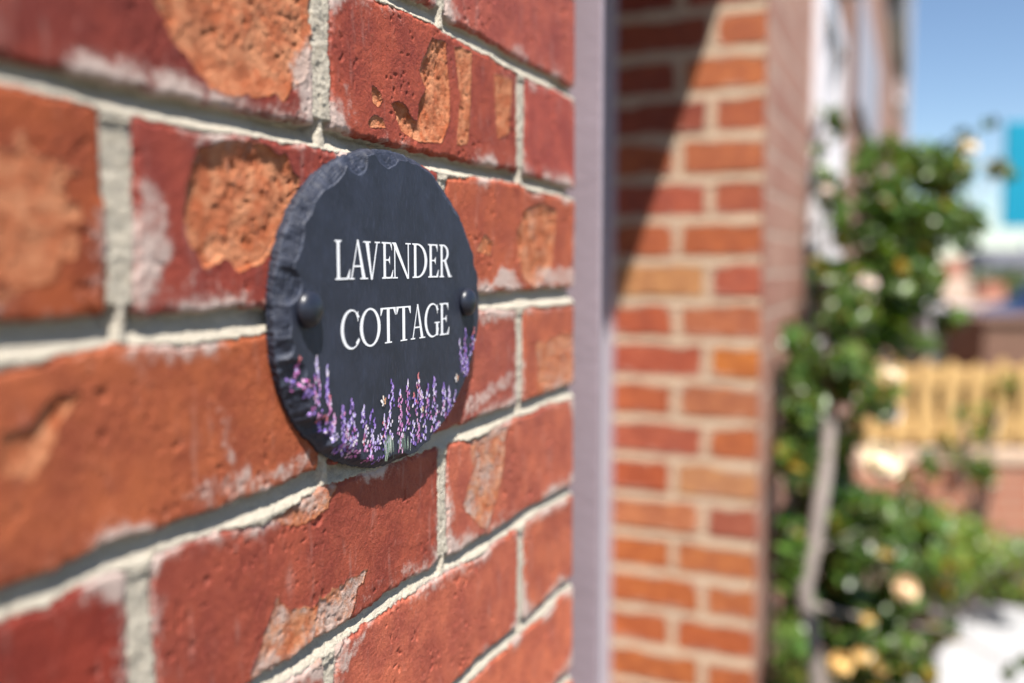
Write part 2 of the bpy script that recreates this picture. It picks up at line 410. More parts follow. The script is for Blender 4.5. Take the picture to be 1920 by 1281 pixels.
# end of the wall (near jamb of the doorway) and top
def reveal_field(name, parent, u_plane, sgn, n0, n1, z0, z1, layout, mat, colour, seed, step=.002):
    """brick face perpendicular to the street wall, at Y = u_plane, looking along sgn*Y; a = -X runs from the front corner inwards"""
    a = np.arange(-n1, -n0+1e-6, step); z = np.arange(z0, z1, step*1.0)
    A, Zz = np.meshgrid(a, z)
    js = range(26, -10, -1)
    H, mo, sm, tint, d = brick_field(A, Zz, js, lambda j, u: RZ0-.0752*j+0*u, lambda j: .0185, lambda j: .0022, layout, .0175, colour, seed, 1.0, 1.7)
    H = H-.005*np.clip(1-(A+n1)/.005, 0, 1)**2
    P = np.stack([-A, u_plane+sgn*(H+.0), Zz], -1)
    return grid_obj(name, P, mat, parent, {'tint': tint, 'mask': np.stack([mo, sm*0, sm*.8], -1)}, flip=sgn < 0)
RZ0 = 1.985   # lower arris of the first course of the far jamb
M_brick2 = brick_mat('sandy_brick', sl((220,192,164)), sl((204,174,156)), sl((205,115,60)), .0006)
def row_type(c): return c % 2
def lay_far(c): return [.101+.0087] if row_type(c) == 1 else [.159+.0087]
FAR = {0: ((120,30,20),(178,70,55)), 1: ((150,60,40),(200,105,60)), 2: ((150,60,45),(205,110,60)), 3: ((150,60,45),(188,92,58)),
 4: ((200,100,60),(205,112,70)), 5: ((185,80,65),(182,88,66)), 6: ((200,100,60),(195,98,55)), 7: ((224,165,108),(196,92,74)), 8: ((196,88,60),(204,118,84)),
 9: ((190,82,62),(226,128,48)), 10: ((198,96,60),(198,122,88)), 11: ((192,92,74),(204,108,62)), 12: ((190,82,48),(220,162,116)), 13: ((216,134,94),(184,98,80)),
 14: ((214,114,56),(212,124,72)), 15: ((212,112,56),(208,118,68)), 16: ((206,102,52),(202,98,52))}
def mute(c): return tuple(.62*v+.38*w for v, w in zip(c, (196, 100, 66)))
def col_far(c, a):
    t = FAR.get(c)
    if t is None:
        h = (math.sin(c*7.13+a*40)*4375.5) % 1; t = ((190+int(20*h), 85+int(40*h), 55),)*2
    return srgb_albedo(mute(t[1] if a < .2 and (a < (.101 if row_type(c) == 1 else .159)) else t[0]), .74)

house = empty('terraced_house', (0, 1.6, 0)); tag(house, 'red brick terraced house running away beyond the doorway, with white windows', 'house')
def H_(o): o.matrix_parent_inverse = house.matrix_basis.inverted() if False else Matrix.Translation((0, -1.6, 0)); return o
FARN = -.2866
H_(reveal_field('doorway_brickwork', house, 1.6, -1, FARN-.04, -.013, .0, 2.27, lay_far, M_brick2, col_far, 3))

bm = bmesh.new()   # body of the near wall behind its face: end, back, top
box(bm, -.33, -.010, -1.4, UE-.0015, 0, 3.2, .002)
M_plainbrick = None

# shader brick for far faces
def shader_brick(name, c1, c2, mort, axis='yz', bw=.225, rh=.075, ms=.011):
    m, nt, b = newmat(name); p = pos(nt)
    sp = nd(nt, 'ShaderNodeSeparateXYZ'); nt.links.new(p, sp.inputs[0]); cb = nd(nt, 'ShaderNodeCombineXYZ')
    nt.links.new(sp.outputs[1 if axis == 'yz' else 0], cb.inputs[0]); nt.links.new(sp.outputs[2], cb.inputs[1])
    br = nd(nt, 'ShaderNodeTexBrick'); nt.links.new(cb.outputs[0], br.inputs['Vector'])
    br.inputs['Scale'].default_value = 1; br.inputs['Brick Width'].default_value = bw; br.inputs['Row Height'].default_value = rh
    br.inputs['Mortar Size'].default_value = ms/2; br.inputs['Mortar Smooth'].default_value = .3; br.inputs['Bias'].default_value = 0
    br.inputs['Color1'].default_value = (*c1, 1); br.inputs['Color2'].default_value = (*c2, 1); br.inputs['Mortar'].default_value = (*mort, 1)
    n = noise(nt, 25, 5, .6, p)
    c = mixc(nt, math_(nt, 'MULTIPLY', ramp(nt, n, .4, .75), .45), br.outputs[0], tuple(min(1, v*1.4+.06) for v in c1))
    nt.links.new(c, b.inputs['Base Color']); b.inputs['Roughness'].default_value = .8
    h = math_(nt, 'SUBTRACT', noise(nt, 300, 4, .6, p), math_(nt, 'MULTIPLY', br.outputs['Fac'], 1.5))
    bump(nt, b, h, .003)
    return m
M_body = shader_brick('end_brick', sl((150,62,48)), sl((176,84,58)), sl((200,190,170)), 'xz')
o = obj('wall_body', bm, M_body, wall)

# ================================================================== DOORWAY
M_white_shade = simple('white_in_shade', (.28, .225, .255), .5, .12, 9, bumpd=.0006, bscale=90)  # mauve grey has the shade on a white surface put into the colour
M_white = simple('white_paint', (.66, .64, .67), .4, .03, 10, bumpd=.0003, bscale=120)
M_door = simple('door_paint', (.12, .09, .13), .35, .08, 8)
M_metal = simple('worn_brass', (.5, .38, .16), .3, .1, 40, 1)
M_stone = simple('sandstone', (.45, .38, .28), .85, .15, 12, bumpd=.003, bscale=60)
M_slate_roof = simple('roof_slate', (.10, .10, .12), .7, .2, 3)
M_glass, nt, b = newmat('window_glass'); b.inputs['Base Color'].default_value = (.05, .06, .07, 1); b.inputs['Roughness'].default_value = .06
nt.links.new(mixc(nt, noise(nt, .9, 3, .5, pos(nt)), (.03, .035, .04), (.16, .17, .19)), b.inputs['Base Color'])
# post standing just beyond the wall end
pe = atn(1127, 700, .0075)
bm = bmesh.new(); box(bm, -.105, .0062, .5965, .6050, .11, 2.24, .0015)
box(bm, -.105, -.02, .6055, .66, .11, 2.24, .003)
post = tag(obj('door_post', bm, M_white_shade), 'post in a mauve grey that holds the shade of white paint, standing upright between the sign wall and the sunlit brick jamb', 'post')
dr = empty('front_door', (-.34, .57, .15)); tag(dr, 'dark painted front door set back in the brick doorway behind the post', 'door')
def ch(o, par): o.matrix_parent_inverse = Matrix.Translation(-par.location); return o
bm = bmesh.new(); box(bm, -.40, -.355, .64, 1.545, .15, 2.14, .003)
for a_, b_ in ((.72, 1.05), (1.14, 1.47)):
    for c_, d_ in ((.35, .95), (1.15, 1.98)):
        box(bm, -.357, -.345, a_, b_, c_, d_, .004)
ch(obj('door_leaf', bm, M_door, dr), dr)
bm = bmesh.new(); tube(bm, [(-.35, 1.50, 1.12), (-.29, 1.50, 1.12), (-.288, 1.49, 1.12), (-.288, 1.40, 1.12)], .009, 10); ch(obj('handle', bm, M_metal, dr), dr)
bm = bmesh.new()
box(bm, -.40, -.30, .562, .628, .15, 2.22, .003); box(bm, -.40, -.30, .628, 1.548, 2.15, 2.22, .003)
ch(obj('door_frame', bm, M_white, dr), dr)
bm = bmesh.new(); box(bm, -.40, -.3185, 1.549, 1.597, .15, 2.22, .003); ch(obj('door_frame', bm, M_white, dr), dr)
bm = bmesh.new(); box(bm, -.318, FARN-.001, 1.555, 1.5985, .15, 2.22, .002); ch(obj('edge_strip', bm, simple('pale_lavender_paint', (.40, .37, .42), .5, .06, 14), dr), dr)
bm = bmesh.new(); box(bm, -.42, .06, .5575, 1.5975, 0, .148, .008); tag(obj('doorstep', bm, M_stone), 'worn stone doorstep at the foot of the brick doorway', 'doorstep')

# ================================================================== HOUSE FRONT BEYOND THE DOORWAY
M_front = shader_brick('front_brick', sl((158,108,92)), sl((178,136,118)), sl((190,168,152)), 'yz')
bm = bmesh.new()
WIN = [(2.38, 3.24, .95, 2.27), (9.9, 11.2, .9, 2.2), (4.3, 5.6, 3.6, 4.9), (2.4, 3.2, 3.6, 4.9), (8.2, 9.6, .9, 2.4), (8.2, 9.6, 3.6, 5.0), (12.5, 14, .9, 2.4), (12.5, 14, 3.6, 5.0)]
ys = sorted({1.6, 18.5} | {w[0] for w in WIN} | {w[1] for w in WIN}); zs_ = sorted({0, 7.6} | {w[2] for w in WIN} | {w[3] for w in WIN})
for ya, yb in zip(ys, ys[1:]):
    for za, zb in zip(zs_, zs_[1:]):
        yc, zc_ = (ya+yb)/2, (za+zb)/2
        if any(w[0] < yc < w[1] and w[2] < zc_ < w[3] for w in WIN): continue
        bm.faces.new([bm.verts.new(p) for p in ((-.013, ya, za), (-.013, yb, za), (-.013, yb, zb), (-.013, ya, zb))])
for w in WIN:   # reveals of the openings
    y0, y1, z0, z1 = w
    for q in (((-.013,y0,z0),(-.013,y1,z0),(-.12,y1,z0),(-.12,y0,z0)), ((-.013,y0,z1),(-.12,y0,z1),(-.12,y1,z1),(-.013,y1,z1)), ((-.013,y0,z0),(-.12,y0,z0),(-.12,y0,z1),(-.013,y0,z1)), ((-.013,y1,z0),(-.013,y1,z1),(-.12,y1,z1),(-.12,y1,z0))):
        bm.faces.new([bm.verts.new(p) for p in q])
H_(obj('wall', bm, M_front, house))
bm = bmesh.new(); box(bm, -9, -.125, 1.603, 18.5, 0, 7.6)
H_(obj('house_body', bm, M_body, house))
bm = bmesh.new(); box(bm, -.30, -.002, UE+.002, 1.599, 2.342, 3.2, .002)
H_(obj('brickwork_over_door', bm, M_front, house))
bm = bmesh.new(); box(bm, -.31, .0, UE+.001, 1.6005, 2.272, 2.340, .003)
H_(obj('lintel', bm, M_stone, house))
bm = bmesh.new()
v = [bm.verts.new(p) for p in ((.35,1.2,7.55),(.35,18.6,7.55),(-4.5,18.6,10.4),(-4.5,1.2,10.4),(.35,1.2,7.7),(.35,18.6,7.7),(-4.5,18.6,10.55),(-4.5,1.2,10.55))]
for f in ((0,1,2,3),(7,6,5,4),(0,4,5,1),(1,5,6,2),(3,2,6,7),(0,3,7,4)): bm.faces.new([v[i] for i in f])
H_(obj('roof', bm, M_slate_roof, house))
bm = bmesh.new(); box(bm, .0, .16, 1.3, 18.55, 7.5, 7.68, .02); H_(obj('gutter', bm, M_white, house))
def window(y0, y1, z0, z1, proj=.0):
    bm = bmesh.new(); t = .075; x0, x1 = -.09, -.02+proj
    box(bm, x0, x1, y0, y0+t, z0, z1, .004); box(bm, x0, x1, y1-t, y1, z0, z1, .004)
    box(bm, x0, x1, y0+t, y1-t, z0, z0+t, .004); box(bm, x0, x1, y0+t, y1-t, z1-t, z1, .004)
    box(bm, x0+.01, x1-.012, (y0+y1)/2-.03, (y0+y1)/2+.03, z0+t, z1-t, .004)
    box(bm, x0+.01, x1-.014, y0+t, y1-t, z0+(z1-z0)*.62, z0+(z1-z0)*.62+.05, .004)
    fr = H_(obj('window', bm, M_white, house))
    bm = bmesh.new(); box(bm, -.065, -.055, y0+.05, y1-.05, z0+.05, z1-.05); obj('pane', bm, M_glass, fr)
    bm = bmesh.new(); box(bm, -.10, .055, y0-.05, y1+.05, z0-.07, z0-.002, .006); obj('sill', bm, M_white, fr)
for w in WIN: window(*w, proj=.03 if w[0] < 6 else 0)
# white open shutter, porch hoods and rainwater pipes
M_lav = simple('pale_grey_panel', (.42, .40, .45), .5, .06, 5)
bm = bmesh.new(); box(bm, .003, .055, 2.36, 3.25, 2.40, 3.5, .01); H_(obj('bay_panel', bm, M_lav, house))
bm = bmesh.new(); box(bm, .003, .02, 3.9, 5.9, 2.16, 2.66, .006); H_(obj('door_hood', bm, M_lav, house))
bm = bmesh.new(); box(bm, .003, .11, 5.2, 12.0, 3.7, 6.4, .02); H_(obj('bay_panel', bm, M_lav, house))
bm = bmesh.new(); box(bm, .02, .12, 14.6, 15.2, 5.4, 7.5, .02); H_(obj('rainwater_hopper', bm, M_white, house))
bm = bmesh.new(); tube(bm, [(.07, 14.9, 0), (.07, 14.9, 5.5)], .05, 10); H_(obj('downpipe', bm, simple('grey_pipe', (.35, .35, .38), .5, .1), house))

# ================================================================== SLATE SIGN
SC_U, SC_Z, SA, SB, ST = .2757, 1.4950, .0932, .0766, .0082
rs = np.random.default_rng(11)
nth = 1100
th_ = np.linspace(0, 2*math.pi, nth, endpoint=False)
# silhouette of the hand-chipped ellipse
edge_r = 1+.006*np.sin(3*th_+1)+.006*np.sin(5*th_+2)
chips = []
for k in range(46):
    a = k/46*2*math.pi+rs.normal(0, .05); chips.append((a, rs.uniform(.06, .16), rs.uniform(.045, .13)))
def angd(a, b_): return (a-b_+math.pi) % (2*math.pi)-math.pi
inn = np.full(nth, .035); sil = np.zeros(nth)
for a, w, e in chips:
    top = max(0, math.sin(a)); left = max(0, -math.cos(a))
    bot = max(0, -math.sin(a)); right = max(0, math.cos(a))
    e2 = e*(.66+.12*left*(1-bot*.6)+.35*top)*(1-.35*bot)*(1-.45*right)*(1+.9*max(0, math.cos(a-3.95)))
    g = np.sqrt(np.clip(1-(angd(th_, a)/w)**2, 0, 1)); inn = np.maximum(inn, e2*g); sil = np.maximum(sil, .011*rs.uniform(.1, 1)*g)
# the two big flakes at the top and the long one on the left
for a, w, e in ((1.66, .13, .115), (2.45, .42, .062), (3.0, .45, .06), (.95, .2, .085), (.55, .18, .07), (1.28, .14, .05)):
    inn = np.maximum(inn, e*np.sqrt(np.clip(1-(angd(th_, a)/w)**2, 0, 1)))
jag = (np.array([N3(np.array([t*60+3]), np.array([.5]))[0] for t in th_])-.5)*.006+(np.array([N4(np.array([t*160+3]), np.array([.5]))[0] for t in th_])-.5)*.005
edge_r = edge_r-sil+jag
nr = 340
rr_ = 1-(1-np.linspace(0, 1, nr))**1.5
RR, TT = np.meshgrid(rr_, th_, indexing='ij')
ER, IN = np.broadcast_to(edge_r, RR.shape), np.broadcast_to(inn, RR.shape)
SU = SC_U+SA*RR*ER*np.cos(TT); SZ = SC_Z+SB*RR*ER*np.sin(TT)
def slate_h(u, z):
    x = (u-SC_U)/SA; y = (z-SC_Z)/SB; r = np.hypot(x, y); t = np.arctan2(y, x) % (2*math.pi)
    er = np.interp(t, th_, edge_r, period=2*math.pi); i_ = np.interp(t, th_, inn, period=2*math.pi)
    rad = r/er
    q = np.clip((rad-(1-i_))/i_, 0, 1)                       # 0 at flake start, 1 at the rim
    q = np.clip(q+(N2.fbm(u*160, z*160, 3)-.5)*.5*ss(0, .25, q), 0, 1)
    step = .0004*ss(0, .10, q)
    bt = ss(-.1, -.7, np.sin(t)); drop = step+(.0036*q**1.35)*(1-bt)+bt*.0062*q
    # stepped layers of the cleft on the flakes
    lay = (np.floor(drop/.0007+.9*N1.fbm(u*90, z*90, 2))*.0007)
    drop = drop*.6+lay*.4*ss(0, .1, q)
    n = ST-drop-(N1.fbm(u*35+z*8, z*12, 4)-.5)*.00045-(N4.fbm(u*600+z*150, z*300, 3)-.5)*.00010-(N3.fbm(u*220, z*90, 3)-.5)*.00012*(1-.5*q)
    n -= (N3.fbm(u*300, z*300, 3)-.5)*.0011*ss(0, .2, q)
    ridge = np.exp(-((q-.05)/.045)**2)*(q > 0)+.55*np.exp(-((rad-1)/.012)**2)+.5*ss(.55, .72, N2.fbm(u*230+5, z*130, 4))*ss(0, .2, q)
    return n, np.clip(ridge*(.25+1.1*N1.fbm(u*300, z*300, 2)), 0, 1), q
n_, rg, qq = slate_h(SU, SZ)
Pf = np.stack([n_, SU, SZ], -1)
# side band down to the wall and back
rim = Pf[-1]; bands = []
for k, (f, off) in enumerate(((.75, .0), (.5, -.004), (.25, .002), (.0, -.006))):
    b_ = rim.copy(); w = (np.array([N2(np.array([t*70+k*11]), np.array([k*1.7]))[0] for t in th_])-.5)*.014
    b_[:, 0] = .0002+(rim[:, 0]-.0002)*f
    s_ = 1+off+w; b_[:, 1] = SC_U+(rim[:, 1]-SC_U)*s_; b_[:, 2] = SC_Z+(rim[:, 2]-SC_Z)*s_
    bands.append(b_)
Pf = np.concatenate([Pf, np.stack(bands)], 0)
rg2 = np.concatenate([rg, np.zeros((4, nth))], 0); q2 = np.concatenate([qq, np.ones((4, nth))], 0)
M_slate, nt, b = newmat('slate'); p = pos(nt)
at = nd(nt, 'ShaderNodeAttribute', attribute_name='mask').outputs['Color']; mk = nd(nt, 'ShaderNodeSeparateColor'); nt.links.new(at, mk.inputs[0])
mp = nd(nt, 'ShaderNodeMapping'); nt.links.new(p, mp.inputs[0]); mp.inputs['Rotation'].default_value = (R(28), 0, 0); mp.inputs['Scale'].default_value = (1, 1, .25)
nA = noise(nt, 900, 5, .65, mp.outputs[0]); nB = noise(nt, 60, 5, .6, p); nC = noise(nt, 2400, 3, .6, p)
c = mixc(nt, ramp(nt, nB, .3, .7), (.014, .017, .030), (.023, .028, .049))
c = mixc(nt, math_(nt, 'MULTIPLY', ramp(nt, nA, .5, .8), .6), c, (.060, .070, .112))
c = mixc(nt, math_(nt, 'MULTIPLY', ramp(nt, nC, .64, .76), .5), c, (.11, .115, .145))
c = mixc(nt, math_(nt, 'MULTIPLY', mk.outputs[1], .3), c, (.020, .024, .040))
c = mixc(nt, math_(nt, 'MULTIPLY', mk.outputs[0], .22), c, (.15, .17, .23))
nt.links.new(c, b.inputs['Base Color']); b.inputs['Roughness'].default_value = .56; b.inputs['Specular IOR Level'].default_value = .5
bump(nt, b, math_(nt, 'ADD', nA, math_(nt, 'MULTIPLY', nC, .6)), .00022, 1)
sign = empty('house_sign', (0, SC_U, SC_Z)); tag(sign, 'dark oval slate house sign reading LAVENDER COTTAGE, screwed to the brick wall', 'house sign')
def S_(o): o.matrix_parent_inverse = Matrix.Translation((0, -SC_U, -SC_Z)); return o
S_(grid_obj('plaque', Pf, M_slate, sign, {'mask': np.stack([rg2, q2, 0*q2], -1)}, wrap=True, flip=False))

# ---- lettering, cut as implicit outlines and contoured
def glyph(ch, X, Y):
    """X,Y unit coordinates (cap height 1); returns (field, width); field > 0 inside"""
    NEG = -np.ones_like(X)*9
    def rect(x0, x1, y0, y1): return np.minimum(np.minimum(X-x0, x1-X), np.minimum(Y-y0, y1-Y))
    def quad(*p):
        f = -NEG
        for (x0, y0), (x1, y1) in zip(p, p[1:]+p[:1]):
            L = math.hypot(x1-x0, y1-y0)+1e-9; f = np.minimum(f, ((x1-x0)*(Y-y0)-(y1-y0)*(X-x0))/L)
        return f
    def ell(cx, cy, a, b_): return (1-np.hypot((X-cx)/a, (Y-cy)/b_))*min(a, b_)
    def U_(*f):
        r = f[0]
        for g in f[1:]: r = np.maximum(r, g)
        return r
    I_ = lambda *f: np.minimum.reduce(f)
    t, s, sf = .135, .055, .038
    def foot(x0, x1, y0=0, y1=sf): return U_(rect(x0, x1, y0, y1))
    def stem(x, w=t, br=True):
        g = rect(x, x+w, 0, 1); g = U_(g, foot(x-.09, x+w+.09), foot(x-.09, x+w+.09, 1-sf, 1))
        if br:   # bracketed serifs
            for sy, y0 in ((1, sf), (-1, 1-sf)):
                for sx, x0 in ((-1, x), (1, x+w)):
                    q = I_(sx*(X-x0)+.004, sy*(Y-y0)+.004, .05-sx*(X-x0), .05-sy*(Y-y0)); hole = np.hypot(sx*(X-x0)-.05, sy*(Y-y0)-.05)-.05
                    g = U_(g, I_(q, hole))
        return g
    if ch == 'L':
        g = U_(stem(.09), rect(.15, .66, 0, .045), quad((.50, 0), (.66, 0), (.715, .27), (.69, .27))); w = .72
    elif ch == 'E':
        g = U_(stem(.09), rect(.15, .60, 0, .045), quad((.46, 0), (.60, 0), (.65, .24), (.625, .24)), rect(.15, .58, .955, 1), quad((.44, 1), (.565, .76), (.59, .76), (.58, 1))[..., :] if False else rect(.555, .58, .78, 1), rect(.15, .46, .49, .53), rect(.44, .465, .40, .62)); w = .66
        g = U_(g, quad((.46, .96), (.57, .80), (.58, .80), (.58, .96)), quad((.36, .51), (.45, .40), (.46, .40), (.46, .51)), quad((.36, .51), (.46, .51), (.46, .62), (.45, .62)))
    elif ch == 'A':
        g = U_(quad((.085, 0), (.145, 0), (.44, 1.02), (.40, 1.02)), quad((.62, 0), (.78, 0), (.46, 1.03), (.38, 1.03)), rect(.22, .60, .32, .365), foot(-.01, .26), foot(.52, .89)); w = .89
    elif ch == 'V':
        g = U_(quad((.36, -.02), (.43, -.02), (.26, 1), (.09, 1)), quad((.38, -.02), (.44, -.02), (.73, 1), (.665, 1)), foot(-.01, .36, 1-sf, 1), foot(.56, .84, 1-sf, 1)); w = .85
    elif ch == 'N':
        g = U_(rect(.115, .165, 0, 1), quad((.70, -.02), (.79, -.02), (.20, 1), (.04, 1)), rect(.735, .785, 0, 1), foot(.02, .27), foot(.63, .88, 1-sf, 1), foot(-.03, .16, 1-sf, 1)); w = .88
    elif ch == 'D':
        g = I_(ell(.28, .5, .56, .5), X-.15); g = I_(g, -ell(.26, .5, .43, .455)); g = U_(g, rect(.15, .30, .955, 1), rect(.15, .30, 0, .045), stem(.09)); w = .85
    elif ch == 'R':
        g = I_(ell(.28, .74, .36, .26), X-.15); g = I_(g, -ell(.25, .74, .255, .215)); g = U_(g, rect(.15, .30, .955, 1), rect(.15, .30, .48, .522), stem(.09)); w = .80
        g = U_(g, quad((.62, 0), (.80, 0), (.45, .52), (.31, .50)), foot(.64, .86))
    elif ch == 'O':
        g = I_(ell(.47, .5, .47, .525), -ell(.47, .5, .335, .475)); w = .94
    elif ch in 'CG':
        g = I_(ell(.48, .5, .48, .525), -ell(.52, .5, .385, .475)); cut = I_(X-.66, Y-.22, .80-Y) if ch == 'C' else I_(X-.66, Y-.30, .80-Y)
        g = I_(g, -cut); g = I_(g, .86-X)
        g = U_(g, rect(.775, .805, .70, .97), quad((.68, .93), (.79, .72), (.80, .72), (.80, .93)))
        if ch == 'C': g = U_(g, quad((.72, .06), (.84, .24), (.82, .26), (.68, .14))); w = .86
        else: g = U_(g, rect(.70, .83, .02, .42), foot(.60, .93, .40, .438)); w = .92
    elif ch == 'T':
        g = U_(rect(.31, .31+t, 0, 1), foot(.21, .545), rect(.02, .735, .955, 1), rect(.02, .045, .78, 1), rect(.71, .735, .78, 1), quad((.02, .96), (.03, .78), (.045, .78), (.14, .96)), quad((.61, .96), (.71, .78), (.725, .78), (.735, .96))); w = .75
    return g, w
def contour_mesh(Fv, xs, ys):
    """filled marching squares: returns V (x,y), list of polygons"""
    V = []; F = []; cache = {}
    ins = Fv > 0; ny, nx = Fv.shape
    anyc = ins[:-1, :-1] | ins[1:, :-1] | ins[:-1, 1:] | ins[1:, 1:]
    def vert(key, p):
        if key not in cache: cache[key] = len(V); V.append(p)
        return cache[key]
    for i, j in zip(*np.nonzero(anyc)):
        cs = [(i, j), (i, j+1), (i+1, j+1), (i+1, j)]; poly = []
        for a, b_ in zip(cs, cs[1:]+cs[:1]):
            fa, fb = Fv[a], Fv[b_]
            if fa > 0: poly.append(vert(a, (xs[a[1]], ys[a[0]])))
            if (fa > 0) != (fb > 0):
                t = fa/(fa-fb); poly.append(vert((min(a, b_), max(a, b_)), (xs[a[1]]+(xs[b_[1]]-xs[a[1]])*t, ys[a[0]]+(ys[b_[0]]-ys[a[0]])*t)))
        if len(poly) > 2: F.append(poly)
    return V, F
M_letter = simple('white_lettering', (.86, .87, .90), .45, .02, 200)
def lettering(word, xpx, z0, z1, yref):
    bm = bmesh.new(); h = z1-z0
    for chh, (xa, xb) in zip(word, xpx):
        ua, ub = atn(xa, yref, ST)[1], atn(xb, yref, ST)[1]
        n = 110; xs = np.linspace(-.06, 1.0, n); ys_ = np.linspace(-.06, 1.08, 150)
        X, Y = np.meshgrid(xs, ys_); g, w = glyph(chh, X, Y)
        V, F = contour_mesh(g, xs, ys_)
        V = np.array(V); uu = ua+(ub-ua)*(V[:, 0]/w); zz = z0+h*V[:, 1]
        nn = slate_h(uu, zz)[0]*0+ST+.00022
        vs = [bm.verts.new((nn[k], uu[k], zz[k])) for k in range(len(V))]
        for f in F: bm.faces.new([vs[k] for k in f])
    # body of the paint film
    bmesh.ops.recalc_face_normals(bm, faces=bm.faces)
    return S_(obj('lettering', bm, M_letter, sign))
def c1(a, b_): return (480+a/4.267, 480+b_/4.267)
def c2(a, b_): return (480+a/3.557, 480+b_/3.557)
zl0 = atn(740, 524, ST)[2]
LZ0 = (atn(640, 527.0, ST)[2]+atn(835, 518.0, ST)[2])/2; LZ1 = (atn(640, 452.8, ST)[2]+atn(830, 457, ST)[2])/2
lettering('LAVENDER', [c1(628,752), c1(738,892), c1(858,992), c1(1004,1096), c1(1082,1236), c1(1248,1368), c1(1374,1460), c1(1464,1556)], LZ0, LZ1, 490)
CZ0 = (atn(700, 646.0, ST)[2]+atn(838, 628.5, ST)[2])/2; CZ1 = (atn(720, 578.5, ST)[2]+atn(835, 567, ST)[2])/2
lettering('COTTAGE', [c2(562,688), c2(690,828), c2(826,932), c2(932,1032), c2(1030,1126), c2(1122,1222), c2(1222,1288)], CZ0, CZ1, 610)

# ---- screw caps
M_cap, nt, b = newmat('black_plastic'); b.inputs['Base Color'].default_value = (.012, .014, .024, 1); b.inputs['Roughness'].default_value = .36
nt.links.new(mixc(nt, noise(nt, 500, 3, .6, pos(nt)), (.009, .011, .02), (.02, .024, .038)), b.inputs['Base Color'])
bump(nt, b, noise(nt, 1500, 3, .5, pos(nt)), .00005)
for (x, y) in ((583, 580), (879, 566.5)):
    c0 = atn(x, y, ST+.0022)
    Mx = Matrix.Translation((ST-.0002, c0[1], c0[2])) @ Matrix.Rotation(R(90), 4, 'Y')
    prof = [(.0070, 0), (.0075, .0006), (.0078, .0014)]+[(.0078*math.cos(a), .0014+.0048*math.sin(a)) for a in np.linspace(.06, 1.5, 12)]
    bm = bmesh.new(); lathe(bm, prof, Mx, 48); S_(obj('screw_cap', bm, M_cap, sign, True))

# ---- painted lavender border
M_paint, nt, b = newmat('flower_paint'); at = nd(nt, 'ShaderNodeAttribute', attribute_name='tint').outputs['Color']
nt.links.new(mixc(nt, math_(nt, 'MULTIPLY', noise(nt, 900, 3, .6, pos(nt)), .3), at, (.5, .45, .6)), b.inputs['Base Color']); b.inputs['Roughness'].default_value = .5
PV, PF, PC = [], [], []
layer = [0.00015]
def rad_of(u, z):
    x = (u-SC_U)/SA; y = (z-SC_Z)/SB
    return math.hypot(x, y)/np.interp(math.atan2(y, x) % (2*math.pi), th_, edge_r, period=2*math.pi)
def dab(u, z, a, b_, rot, col, store=None):
    """little brush mark: pointed ellipse a x b (half sizes, m)"""
    k = 9; v0 = len(PV); layer[0] += 2.2e-7
    if rad_of(u, z) > .975: return
    hh = slate_h(np.array([u]), np.array([z]))[0][0]
    cs, sn = math.cos(rot), math.sin(rot)
    pts = []
    for i in range(k):
        t = i*2*math.pi/k; px_, pz_ = b_*math.cos(t)*(1+.2*math.sin(2*t)), a*math.sin(t)
        pts.append((u+px_*cs-pz_*sn, z+px_*sn+pz_*cs))
    ua = np.array([p[0] for p in pts]); za = np.array([p[1] for p in pts]); hs = slate_h(ua, za)[0]
    for (uu, zz), h in zip(pts, hs): PV.append((max(h, hh-.0004)+layer[0]+.0001, uu, zz)); PC.append(col)
    PF.append(list(range(v0, v0+k)))
VIO = [(96,60,168),(120,80,190),(150,110,205),(170,130,215),(110,70,150),(190,160,225),(84,48,150)]
PNK = [(190,90,170),(210,130,190),(170,70,150),(225,170,205),(150,60,130)]
LIL = [(200,185,235),(225,215,240),(180,160,225),(240,225,235)]
RED = [(205,85,95),(190,70,90),(215,120,110)]
GRN = [(110,150,120),(150,175,150),(80,120,95),(190,200,180)]
def pick(pl): return sl(random.choice(pl))
def spike(x, y0, y1, wpx, pal, tip=None, dens=1.0, dx=0):
    """x,y in the painted border's own layout (one unit = 1/3.557 px of the photo)"""
    P0 = atn(480+x/3.557, 540+y0/3.557, ST); P1 = atn(480+(x+dx)/3.557, 540+y1/3.557, ST)
    L = P0[2]-P1[2]; n = int(max(8, L/.0009)*dens*1.65)
    wu = abs(atn(480+(x+wpx/2)/3.557, 540+y1/3.557, ST)[1]-atn(480+(x-wpx/2)/3.557, 540+y1/3.557, ST)[1])
    for i in range(n):
        f = i/n+random.uniform(0, 1/n); prof = min(1, .18+1.5*f)*(.55+.45*abs(math.sin(f*9+x)))
        u = P0[1]+(P1[1]-P0[1])*f+random.uniform(-.6, .6)*wu*prof; z = P0[2]-L*f
        col = pick(tip if (tip and f < .28) else (pal if random.random() < .8 else LIL))
        dab(u, z, random.uniform(.0006, .0012), random.uniform(.0004, .00072)*(.6+.6*prof), random.uniform(-.5, .5), col)
def floret(x, y, rpx, pal, n=9):
    P = atn(480+x/3.557, 540+y/3.557, ST); r = rpx/3.557*.00026
    for i in range(n):
        a = i*2*math.pi/n+random.uniform(-.2, .2); k = random.uniform(.5, 1)
        dab(P[1]+r*1.5*k*math.cos(a), P[2]+r*k*math.sin(a), r*.42, r*.22, a-math.pi/2, pick(pal))
